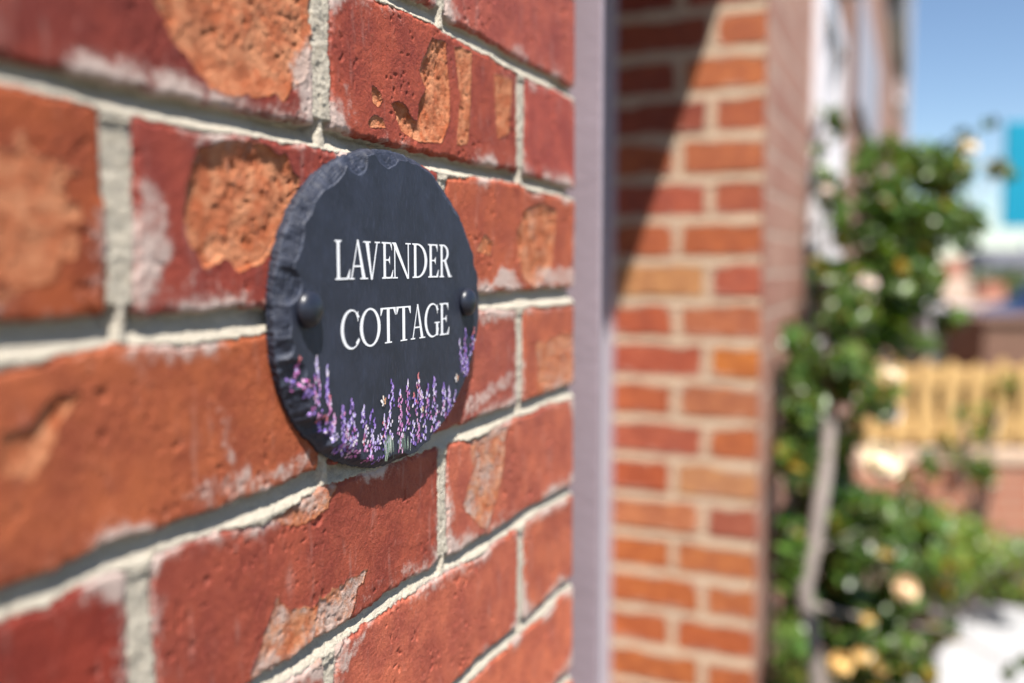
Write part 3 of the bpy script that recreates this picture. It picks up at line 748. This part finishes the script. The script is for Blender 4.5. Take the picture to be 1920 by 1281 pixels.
for a in [(290,458,600,34,PNK,RED),(402,458,870,62,VIO+PNK,LIL),(472,520,760,28,VIO,LIL),(488,706,850,34,PNK,RED),(518,840,960,30,PNK,None),
 (576,788,955,46,VIO+PNK,VIO),(634,738,930,44,LIL+VIO,VIO),(612,900,1130,60,PNK+LIL,None),(655,900,1110,60,VIO+PNK+LIL,None),(575,960,1090,50,VIO,None),
 (718,783,930,34,VIO+LIL,LIL),(728,930,1090,34,PNK+LIL+RED,None),(768,812,965,46,VIO,VIO),(770,950,1140,34,PNK+VIO,LIL),(850,848,1000,22,VIO+RED,LIL),(856,960,1120,30,PNK+VIO,None),
 (898,612,800,44,VIO+LIL,VIO),(888,816,930,40,LIL+PNK,None),(888,955,1025,46,LIL+VIO,None),(958,680,800,24,PNK+RED,LIL),(958,780,1100,38,PNK,None),(1008,612,760,24,VIO+PNK,LIL),(1008,740,945,34,PNK+VIO,None),
 (1078,572,700,24,RED+PNK,RED),(1084,690,900,62,VIO+PNK,None),(1048,700,790,26,RED+VIO,RED),(1046,880,1050,40,VIO,LIL),(1080,900,1030,30,PNK,None),(1100,678,800,26,VIO,LIL),(1120,880,1010,30,LIL+VIO,None),
 (1145,640,760,26,VIO+PNK,VIO),(1143,740,880,40,PNK+VIO,None),(1185,592,720,24,LIL+VIO,VIO),(1188,700,960,64,LIL+PNK+VIO,None),(1248,636,760,30,LIL+VIO,VIO),(1252,750,866,34,PNK+LIL,None),(1286,656,760,26,VIO,LIL),(1288,740,860,28,VIO,None),(1326,680,790,26,VIO,None),
 (1354,335,560,22,VIO,LIL,.7,18),(1394,272,470,26,VIO+PNK,VIO,.8),(1386,440,590,40,VIO,None),(1448,256,450,34,PNK+VIO,RED,.8,-14),(1404,470,560,30,VIO,None),(1200,900,970,40,VIO,None)]:
    spike(*a)
for a in [(262,640,30,VIO),(330,640,28,RED+PNK),(250,690,26,PNK),(345,700,26,VIO),(270,790,26,VIO),(470,920,34,VIO),(450,880,24,RED),(500,950,30,VIO+LIL),(520,1000,26,LIL),(800,1050,34,LIL+VIO),(820,1000,26,LIL),(640,1020,34,LIL),(600,1080,28,VIO),(670,1110,30,PNK),(760,1140,26,PNK),(820,1150,26,VIO+LIL),(560,1120,24,VIO),(620,1160,24,PNK),(240,720,24,VIO)]:
    floret(*a)
for k in range(60):   # grass stems
    x = random.choice((880, 895, 870, 990, 1005, 980, 1060, 1130, 1120, 955, 860, 900, 1015)); x += random.uniform(-12, 12)
    P0 = atn(480+x/3.557, 540+random.uniform(960, 1020)/3.557, ST); P1 = atn(480+(x+random.uniform(-8, 8))/3.557, 540+random.uniform(1060, 1165)/3.557, ST)
    if ((P1[1]-SC_U)/SA)**2+((P1[2]-SC_Z)/SB)**2 > .93: continue
    dab((P0[1]+P1[1])/2, (P0[2]+P1[2])/2, abs(P0[2]-P1[2])/2, .00018, math.atan2(P0[1]-P1[1], P1[2]-P0[2])*-1*0+random.uniform(-.12, .12), pick(GRN))
def flush(name):
    me = bpy.data.meshes.new(name); me.from_pydata(PV, [], PF); me.update()
    at = me.attributes.new('tint', 'FLOAT_COLOR', 'POINT'); at.data.foreach_set('color', [c for q in PC for c in (*q, 1)])
    me.materials.append(M_paint); S_(link(bpy.data.objects.new(name, me), sign)); PV.clear(); PF.clear(); PC.clear()
flush('painted_lavender')
def bee(x, y, s=1):
    P = atn(480+x/3.557, 540+y/3.557, ST); u, z = P[1], P[2]
    for du, dz, a, b_, r, c in ((-.0016,.0004,.0013,.0007,1.1,(245,240,235)),(-.0004,.0018,.0012,.0006,.3,(240,225,205)),(-.0008,-.0011,.0010,.0005,2.2,(230,225,220)),(.0007,0,.0013,.0008,.5,(222,165,100)),(.0009,.0003,.0005,.0008,.5,(60,30,20)),(.0003,-.0008,.0005,.0008,.5,(60,30,20)),(.0013,.0012,.0006,.0006,0,(200,120,60)),(.0001,-.0016,.0006,.0006,0,(40,25,20))):
        dab(u+du*s, z+dz*s, a*s, b_*s, r, sl(c))
    flush('painted_bee')
bee(846, 760, 1.1); bee(1104, 812, .8); bee(1336, 606, 1.0)

# ================================================================== CLIMBING ROSE
def leaf_mat(name, col, col2):
    m, nt, b = newmat(name)
    at = nd(nt, 'ShaderNodeAttribute', attribute_name='tint').outputs['Color']
    c = mixc(nt, noise(nt, 14, 3, .5, pos(nt)), col, col2); c = mixc(nt, 1.0, c, at, 'MULTIPLY')
    nt.links.new(c, b.inputs['Base Color']); b.inputs['Roughness'].default_value = .36; b.inputs['Specular IOR Level'].default_value = .6
    tr = nd(nt, 'ShaderNodeBsdfTranslucent'); nt.links.new(mixc(nt, 1.0, c, (1.5, 1.7, .4), 'MULTIPLY'), tr.inputs[0])
    mx = nd(nt, 'ShaderNodeMixShader'); mx.inputs[0].default_value = .28
    nt.links.new(b.outputs[0], mx.inputs[1]); nt.links.new(tr.outputs[0], mx.inputs[2]); nt.links.new(mx.outputs[0], nt.nodes['Material Output'].inputs[0])
    return m
M_leaf = leaf_mat('rose_leaf', (.036, .085, .018), (.115, .17, .027))
M_leaf2 = leaf_mat('shrub_leaf', (.09, .15, .02), (.15, .20, .03))
M_bark = simple('grey_stem', (.25, .21, .19), .8, .25, 30, bumpd=.002, bscale=120)
def leaves(name, pts, size, mat, parent, seed, up=.35):
    r = np.random.default_rng(seed); n = len(pts); P = np.array(pts)
    nrm = r.normal(0, 1, (n, 3))+np.array([.35, -.35, .6])*1.1; nrm /= np.linalg.norm(nrm, axis=1)[:, None]
    d = r.normal(0, 1, (n, 3)); d -= nrm*(d*nrm).sum(1)[:, None]; d /= np.linalg.norm(d, axis=1)[:, None]
    s = np.cross(nrm, d); L = size*r.uniform(.65, 1.25, n)[:, None]; W = L*.62
    out = []; prof = [(0, 0, 0), (.28, .42, -.05), (.62, .44, -.04), (1, 0, -.10), (.62, -.44, -.04), (.28, -.42, -.05), (.45, 0, .07)]
    for a, b_, c in prof: out.append(P+d*L*(a-.5)+s*W*b_+nrm*L*c)
    V = np.stack(out, 1).reshape(-1, 3); base = np.arange(n)[:, None]*7
    F = np.concatenate([base+np.array([[6, i, (i+1) % 6]]) for i in range(6)], 0)
    t = r.uniform(.55, 1.5, n)[:, None]*np.array([1, 1, 1])+r.normal(0, .12, (n, 3)); t = np.clip(t, .3, 2)
    t = np.where(r.random((n, 1)) < .06, np.array([[3.4, 1.3, .8]]), t)      # young red-bronze and yellowing leaves
    return raw_obj(name, V, F, mat, parent, {'tint': np.repeat(t, 7, 0)}, smooth=True)
def blob(px, py, Zc, rx, ry, rz, n, r, hollow=.35):
    """n leaf positions in an ellipsoid whose middle is seen at (px,py) at depth Zc; rx, ry half sizes in photo px, rz in metres"""
    c = atZ(px, py, Zc); out = []
    cl = r.normal(0, .5, (max(3, n//45), 3))
    while len(out) < n:
        k = cl[r.integers(len(cl))]+r.normal(0, .22, 3)
        q = np.linalg.norm(k)
        if q > 1.15: continue
        out.append(c+RT*k[0]*rx*Zc/FPX+UP*k[1]*ry*Zc/FPX+FW*k[2]*rz)
    return out
rose_base = atZ(1532, 1281, 2.0)
rose = empty('climbing_rose', (rose_base[0], rose_base[1], 0)); tag(rose, 'tall climbing rose with cream blooms against the house front beside the sunlit brick jamb', 'climbing rose')
def C_(o, par): o.matrix_parent_inverse = Matrix.Translation(-Vector(par.location)); return o
r = np.random.default_rng(5)
pts = []
for a in [(1690,330,2.3,105,70,.16,260),(1740,330,2.35,75,55,.12,170),(1700,430,2.25,110,80,.2,420),(1650,540,2.2,95,90,.2,460),(1740,560,2.3,55,60,.12,80),(1600,600,2.15,70,60,.15,200),
          (1490,650,1.86,60,45,.10,110),(1475,760,1.83,50,80,.10,190),(1580,720,2.1,80,80,.16,360),(1480,900,1.83,55,90,.10,200),(1600,860,2.1,70,70,.15,280),(1472,1060,1.82,42,100,.10,150),
          (1590,1010,2.1,85,90,.2,480),(1478,1210,1.82,55,90,.10,180),(1620,1180,2.1,95,110,.2,560),(1545,260,2.3,26,60,.06,46),(1550,400,2.25,36,80,.08,70),(1540,520,2.2,46,50,.08,70),
          (1500,760,2.15,60,90,.06,260),(1495,960,2.13,60,110,.06,320),(1500,1180,2.12,60,120,.06,340),(1600,930,2.3,60,80,.1,200),(1660,500,2.35,100,110,.12,360),(1640,640,2.3,90,70,.12,240),(1700,880,2.45,40,60,.1,60),(1640,950,2.35,80,60,.1,200),(1800,390,2.4,42,60,.08,40),(1870,320,2.5,40,26,.06,22),(1830,240,2.4,30,22,.05,6),(1850,885,2.2,24,20,.04,12),(1690,1000,2.2,70,60,.15,200),(1900,1250,1.9,22,18,.03,9),(1700,1230,2.0,70,50,.1,130),(1765,1180,2.1,40,26,.06,34),(1470,1270,1.9,60,60,.1,160)]:
    pts += blob(*a[:6], int(a[6]*1.55), r)
def proj(P):
    d = np.array(P)-CAM; Z = d@FW; return 960+FPX*(d@RT)/Z, 640.5-FPX*(d@UP)/Z, Z
TRK = np.array([(1555,800),(1548,886),(1538,945),(1532,985),(1524,1035),(1508,1097),(1510,1130),(1520,1190),(1532,1281)], float)
def clear(p):      # the bare lower stem stays in front of the leaves
    x, y, Z = proj(p); tx = np.interp(y, TRK[:, 1], TRK[:, 0])
    gap = abs(y-960) < 14
    if math.hypot(x-1645, y-868) < 58 and Z < 2.4: return False
    if math.hypot(x-1668, y-703) < 28 and Z < 2.3: return False
    return not (y > 860 and abs(x-tx) < 22 and Z < 2.06 and not gap)
pts = [p for p in pts if p[0] > .012 and clear(p)]
C_(leaves('foliage', pts, .043, M_leaf, rose, 3), rose)
def path(pl): return [tuple(atZ(x, y, Z)) for x, y, Z in pl]
g = (atZ(1545, 1400, 2.0)); bm = bmesh.new()
main = [(1560,700,2.08),(1555,800,2.05),(1548,886,2.03),(1538,945,2.0),(1532,985,2.0),(1524,1035,1.99),(1508,1097,1.98),(1510,1130,1.98),(1520,1190,1.98),(1532,1281,1.98),(1538,1420,1.98)]
mp_ = path(main); mp_.append((mp_[-1][0]+.02, mp_[-1][1], .0))
tube(bm, mp_, [.012,.014,.016,.018,.018,.017,.019,.018,.017,.019,.021,.024], 10)
C_(obj('stem', bm, M_bark, rose, True), rose)
for pl, r0 in (([(1560,700,2.08),(1600,620,2.12),(1660,520,2.2),(1700,420,2.25),(1740,320,2.35),(1800,280,2.4)], .009), ([(1557,760,2.06),(1545,620,2.1),(1548,480,2.2),(1545,340,2.25),(1548,220,2.3)], .006), ([(1556,820,2.05),(1620,780,2.1),(1665,760,2.15)], .006), ([(1700,420,2.25),(1780,400,2.4),(1850,350,2.45),(1890,300,2.5)], .004), ([(1524,1035,1.99),(1600,1000,2.05),(1690,960,2.2)], .005), ([(1510,1130,1.98),(1580,1150,2.0),(1680,1170,2.1),(1765,1180,2.1),(1900,1250,1.9)], .006)):
    bm = bmesh.new(); pp = path(pl); tube(bm, pp, [r0*(1-.6*i/(len(pp)-1)) for i in range(len(pp))], 7); C_(obj('branch', bm, M_bark, rose, True), rose)
def petal_mat(name, c1_, c2_):
    m, nt, b = newmat(name); nt.links.new(mixc(nt, noise(nt, 40, 3, .5, pos(nt)), c1_, c2_), b.inputs['Base Color']); b.inputs['Roughness'].default_value = .6
    b.inputs['Subsurface Weight'].default_value = .15; b.inputs['Subsurface Radius'].default_value = (.01, .006, .003); return m
M_cream = petal_mat('cream_petal', (.82, .74, .52), (.86, .72, .58))
M_gold = petal_mat('golden_petal', (.74, .50, .17), (.80, .60, .30))
M_peach = petal_mat('peach_petal', (.80, .60, .38), (.84, .66, .46))
M_blush = petal_mat('blush_petal', (.80, .70, .66), (.78, .66, .58))
def bloom(px, py, Z, rpx, m, seed, label=None):
    rr = random.Random(seed); c = Vector(atZ(px, py, Z)); R0 = rpx*Z/FPX; bm = bmesh.new()
    q = Vector((.4, -.8, .45)).normalized().to_track_quat('Z', 'Y').to_matrix()
    for ring, (np_, tilt, s) in enumerate(((7, .98, .95), (7, .72, .85), (6, .5, .68), (4, .2, .45))):
        for k in range(np_):
            a = k*2*math.pi/np_+ring*.5+rr.uniform(-.15, .15); rows = []
            for i in range(5):
                t = i/4; rad = R0*s*(math.sin(tilt)*t+.08); hgt = R0*s*(math.cos(tilt)*t*1.1+.15*t*t)-(R0*.2 if ring == 0 else 0)
                w = R0*s*.62*math.sin(math.pi*min(1, .15+t*.72)); row = []
                for j in (-1, -.5, 0, .5, 1):
                    lx = rad-abs(j)**2*w*.25; ly = j*w; cup = abs(j)**2*R0*.12*s-(.10*R0*t**4 if ring < 2 else 0)
                    row.append(bm.verts.new(c+q @ Vector((lx*math.cos(a)-ly*math.sin(a), lx*math.sin(a)+ly*math.cos(a), hgt+cup))))
                rows.append(row)
            for A, B in zip(rows, rows[1:]):
                for j in range(4): bm.faces.new((A[j], A[j+1], B[j+1], B[j]))
    bmesh.ops.create_icosphere(bm, subdivisions=2, radius=R0*.42, matrix=Matrix.Translation(c+q @ Vector((0, 0, R0*.25))))
    o = C_(obj('rose_bloom', bm, m, rose, True), rose)
    if label: o['label'] = label
for i, a in enumerate([(1645,868,1.72,46,M_cream,'large cream rose in full bloom'),(1668,703,2.1,22,M_cream,None),(1620,755,2.0,26,M_blush,None),(1662,776,2.05,28,M_blush,None),(1600,808,2.05,24,M_gold,None),
    (1476,1008,1.9,27,M_gold,'golden rose near the brick jamb'),(1693,1105,2.0,28,M_peach,None),(1668,1033,2.05,20,M_gold,None),
    (1572,1245,1.9,26,M_gold,None),(1612,1232,1.95,19,M_gold,None),(1652,1250,1.95,20,M_gold,None),(1626,1165,2.0,16,M_gold,None),(1545,522,2.15,26,M_blush,None),(1625,532,2.1,20,M_blush,None),(1812,278,2.4,22,M_cream,None),(1792,290,2.4,14,M_gold,None),
    (1745,490,2.3,18,M_blush,None),(1548,360,2.2,15,M_blush,None),(1650,1090,2.1,14,M_gold,None),(1480,735,1.95,14,M_cream,None),(1440,740,1.9,10,M_gold,None)]):
    bloom(*a[:5], 100+i, a[5])

# ================================================================== GARDEN BEYOND
def shrub(name, blobs, size, mat, label, cat, seed, ground_at, group=None):
    r = np.random.default_rng(seed); pts = []
    for a in blobs: pts += blob(*a, r)
    pts = [p for p in pts if p[2] > .05]
    g = np.array(ground_at); e = empty(name, (g[0], g[1], 0)); tag(e, label, cat, group)
    C_(leaves('foliage', pts, size, mat, e, seed+1), e)
    bm = bmesh.new(); rr = random.Random(seed)
    for k in range(7):
        t = Vector(pts[rr.randrange(len(pts))]); b0 = Vector((g[0], g[1], 0)); mid = (b0+t)/2+Vector((rr.uniform(-.05, .05), rr.uniform(-.05, .05), .08))
        tube(bm, [b0, mid, t], [.012, .008, .004], 6)
    C_(obj('stem', bm, M_bark, e, True), e); return e
def gp(x, Z): p = atZ(x, 900, Z); return (p[0], p[1], 0)
shrub('garden_shrub', [(1790,1010,3.7,110,55,.25,650),(1740,1060,3.4,90,60,.2,380),(1870,1050,3.9,80,60,.3,420)], .05, M_leaf2, 'low yellow green shrub in front of the garden wall beside the pale path', 'shrub', 31, gp(1790, 3.8))
shrub('garden_shrub', [(1895,1090,4.1,60,45,.25,360)], .05, M_leaf, 'dark green low shrub at the far end of the pale path', 'shrub', 37, gp(1895, 4.1))
M_gwall = shader_brick('garden_brick', sl((156,98,76)), sl((172,118,92)), sl((186,160,138)), 'xz')
M_cope = simple('pinkish_coping', (.55, .40, .29), .8, .1, 6)
# low wall with picket fence, facing the camera side
A = atZ(1560, 850, 5.2); DIR = Vector((RT[0], RT[1], 0)).normalized(); NR = Vector((-FW[0], -FW[1], 0)).normalized()
ang = math.atan2(DIR.y, DIR.x)
gw = empty('garden_wall', (A[0], A[1], 0), ang); tag(gw, 'low pinkish brick garden wall with pale coping below the wooden fence', 'garden wall')
bm = bmesh.new(); box(bm, 0, 3.2, 0, .11, 0, .40); obj('brickwork', bm, M_gwall, gw)
bm = bmesh.new(); box(bm, -.02, 3.22, -.02, .13, .402, .485, .008); obj('coping', bm, M_cope, gw)
M_picket = simple('golden_timber', (.52, .33, .13), .7, .2, 9, bumpd=.002, bscale=40)
pf = empty('picket_fence', (A[0], A[1], 0), ang); tag(pf, 'golden timber picket fence standing on the low brick garden wall', 'fence')
for k in range(22):
    x = .05+k*.142; bm = bmesh.new(); h = .985+.012*math.sin(k*2.3)
    V = [(x, .0, .52), (x+.085, .0, .52), (x+.085, .0, h-.04), (x+.0425, .0, h), (x, .0, h-.04)]
    f = [bm.verts.new(v) for v in V]; bk = [bm.verts.new((v[0], .022, v[2])) for v in V]
    bm.faces.new(f); bm.faces.new(bk[::-1])
    for i in range(5): bm.faces.new((f[i], bk[i], bk[(i+1) % 5], f[(i+1) % 5]))
    bmesh.ops.recalc_face_normals(bm, faces=bm.faces); obj('picket', bm, M_picket, pf)
for z in (.56, .84):
    bm = bmesh.new(); box(bm, 0, 3.16, .0235, .065, z, z+.10, .003); obj('rail', bm, M_picket, pf)
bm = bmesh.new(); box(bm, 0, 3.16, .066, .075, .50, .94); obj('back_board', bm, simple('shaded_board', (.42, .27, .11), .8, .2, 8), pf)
shrub('fence_creeper', [(1830,785,5.05,45,40,.04,90),(1870,740,5.05,40,40,.04,60),(1790,830,5.0,30,40,.05,40),(1840,870,5.0,40,40,.05,50)], .05, M_leaf2, 'light green creeper growing up through the wooden picket fence', 'climbing plant', 41, gp(1840, 5.1))
shrub('garden_bush', [(1715,655,6.0,45,30,.2,200),(1740,700,5.8,25,30,.1,60)], .06, M_leaf, 'small dark bush showing above the left end of the picket fence', 'bush', 43, gp(1715, 6.0))

# turquoise board on a pole
tb = atZ(1884, 327, 7.0); hgt = 196/FPX*7.0
be = empty('notice_board', (tb[0], tb[1], 0), ang); tag(be, 'bright turquoise board raised on a pole against the sky at the right edge', 'board')
bm = bmesh.new(); box(bm, 0, .72, 0, .03, tb[2]-hgt/2, tb[2]+hgt/2, .006); obj('panel', bm, simple('turquoise_paint', (.0, .24, .38), .5, .05, 3), be)
bm = bmesh.new(); box(bm, .72, .80, -.02, .06, 0, tb[2]+hgt/2+.1, .006); obj('pole', bm, M_white, be)

# far side: hedge line, houses, shed, van, car
M_far_brick = shader_brick('far_brick', sl((150,92,76)), sl((165,104,84)), sl((180,150,130)), 'xz')
M_far_roof = simple('tan_roof_tiles', (.34, .25, .19), .8, .2, 1.5)
def far_house(px0, px1, Z, zw, zr, label, wm, rm):
    a = atZ(px0, 560, Z); W = (px1-px0)*Z/FPX; e = empty('far_house', (a[0], a[1], 0), ang); tag(e, label, 'house', 'houses beyond the garden')
    bm = bmesh.new(); box(bm, 0, W, 0, 6, 0, zw); obj('wall', bm, wm, e)
    bm = bmesh.new(); v = [bm.verts.new(p) for p in ((-.3,-.3,zw),(W+.3,-.3,zw),(W+.3,6.3,zw),(-.3,6.3,zw),(-.1,3,zr),(W+.1,3,zr))]
    for f in ((0,1,5,4),(1,2,5),(2,3,4,5),(3,0,4),(3,2,1,0)): bm.faces.new([v[i] for i in f])
    rf = obj('roof', bm, rm, e)
    bm = bmesh.new(); box(bm, W*.7, W*.7+.7, 2.6, 3.3, zr-.8, zr+.5); obj('chimney', bm, wm, rf)
    for k in range(3):
        bm = bmesh.new(); x = W*(.15+.3*k); box(bm, x, x+W*.14, -.03, .03, zw*.3, zw*.62); w = obj('window', bm, M_white, e)
        bm = bmesh.new(); box(bm, x+.08, x+W*.14-.08, -.045, -.035, zw*.3+.08, zw*.62-.08); obj('pane', bm, M_glass, w)
    return e
far_house(1782, 1868, 30, .35, 1.25, 'low far house with a tan tiled roof showing above the picket fence', M_far_brick, M_far_roof)
far_house(1790, 1990, 26, .0+.2, .5, 'long brown roofed outbuilding at the right edge, beyond the fence', M_far_brick, simple('brown_roof', (.34, .22, .15), .8, .2, 1.5))
M_shed = simple('weathered_grey_boards', (.40, .38, .40), .8, .1, 3)
a = atZ(1742, 600, 12); e = empty('garden_shed', (a[0], a[1], 0), ang); tag(e, 'pale grey boarded shed beyond the left half of the fence', 'shed')
bm = bmesh.new()
for k in range(9): box(bm, 0, .62, 0, 1.2, .0+k*.105, .098+k*.105, .006)
obj('boarding', bm, M_shed, e); bm = bmesh.new(); box(bm, -.05, .67, -.05, 1.25, .95, 1.0, .004); obj('roof', bm, M_shed, e)
a = atZ(1845, 640, 11); e = empty('garden_shed', (a[0], a[1], 0), ang); tag(e, 'dark brown timber shed beyond the right half of the fence', 'shed')
M_dk = simple('dark_brown_boards', (.18, .095, .065), .8, .3, 3)
bm = bmesh.new()
for k in range(8): box(bm, 0, 1.2, 0, 1.0, k*.105, .098+k*.105, .006)
obj('boarding', bm, M_dk, e); bm = bmesh.new(); box(bm, -.05, 1.25, -.05, 1.05, .85, .89, .004); obj('roof', bm, M_dk, e)
# hedge line
M_hedge = leaf_mat('hedge_leaf', (.05, .08, .03), (.09, .13, .05))
r = np.random.default_rng(77); pts = []
for k in range(3500):
    x = r.uniform(1690, 2100); Z = r.uniform(34, 40); p = atZ(x, 500, Z); pts.append((p[0], p[1], r.uniform(0, 1.05+.35*N1(np.array([x*.05]), np.array([1.]))[0])))
tag(C_(leaves('far_hedge', pts, .30, M_hedge, None, 78), empty('x')) if False else leaves('far_hedge', pts, .30, M_hedge, None, 78), 'distant green hedge on the skyline beyond the gardens', 'hedge', kind='stuff')
# white van and white cottage far off
a = atZ(1735, 520, 60); van = empty('parked_van', (a[0], a[1], 0), ang); tag(van, 'white parked van far off above the left end of the picket fence', 'van')
bm = bmesh.new(); prof = [(0,.3),(0,1.78),(1.25,1.82),(1.6,1.8),(2.1,1.2),(2.6,1.1),(2.65,.3)]
A_ = [bm.verts.new((x, 0, z)) for x, z in prof]; B_ = [bm.verts.new((x, 1.8, z)) for x, z in prof]
bm.faces.new(A_); bm.faces.new(B_[::-1])
for i in range(len(prof)): j = (i+1) % len(prof); bm.faces.new((A_[j], A_[i], B_[i], B_[j]))
bmesh.ops.recalc_face_normals(bm, faces=bm.faces); bmesh.ops.bevel(bm, geom=list(bm.edges), offset=.05, segments=2, affect='EDGES'); obj('body', bm, M_white, van)
bm = bmesh.new(); box(bm, 1.3, 1.75, -.012, -.002, 1.2, 1.6, .004); obj('side_window', bm, M_glass, van)
for x in (.5, 2.1):
    bm = bmesh.new(); lathe(bm, [(.20, 0), (.31, 0), (.32, .1), (.31, .2), (.2, .2)], Matrix.Translation((x, .18, .32)) @ Matrix.Rotation(R(90), 4, 'X'), 24); obj('wheel', bm, simple('van_tyre', (.02, .02, .02), .8), van)
far_house(1868, 2010, 60, 1.6, 2.6, 'white rendered cottage on the skyline at the right edge', M_white, M_slate_roof)
# navy car
a = atZ(1880, 560, 14); car = empty('parked_car', (a[0], a[1], 0), ang); tag(car, 'navy blue parked car beyond the fence at the right edge', 'car')
M_navy = simple('navy_paint', (.012, .02, .06), .25, .1, 2)
M_rub = simple('tyre_rubber', (.02, .02, .02), .8, .1)
bm = bmesh.new(); prof = [(0,.35),(0,.75),(.9,.9),(1.5,1.38),(2.8,1.42),(3.6,.95),(4.2,.85),(4.25,.35)]
A_ = [bm.verts.new((x, 0, z)) for x, z in prof]; B_ = [bm.verts.new((x, 1.7, z)) for x, z in prof]
bm.faces.new(A_); bm.faces.new(B_[::-1])
for i in range(len(prof)): j = (i+1) % len(prof); bm.faces.new((A_[j], A_[i], B_[i], B_[j]))
bmesh.ops.recalc_face_normals(bm, faces=bm.faces); bmesh.ops.bevel(bm, geom=list(bm.edges), offset=.06, segments=2, affect='EDGES'); obj('body', bm, M_navy, car)
bm = bmesh.new(); box(bm, 1.35, 2.95, -.012, .0, .98, 1.30, .004); obj('side_window', bm, M_glass, car)
for x in (.8, 3.4):
    for y in (.0, 1.5):
        bm = bmesh.new(); lathe(bm, [(.20, 0), (.32, 0), (.33, .1), (.32, .2), (.2, .2)], Matrix.Translation((x, y+.2, .33)) @ Matrix.Rotation(R(90), 4, 'X'), 24); obj('wheel', bm, M_rub, car)
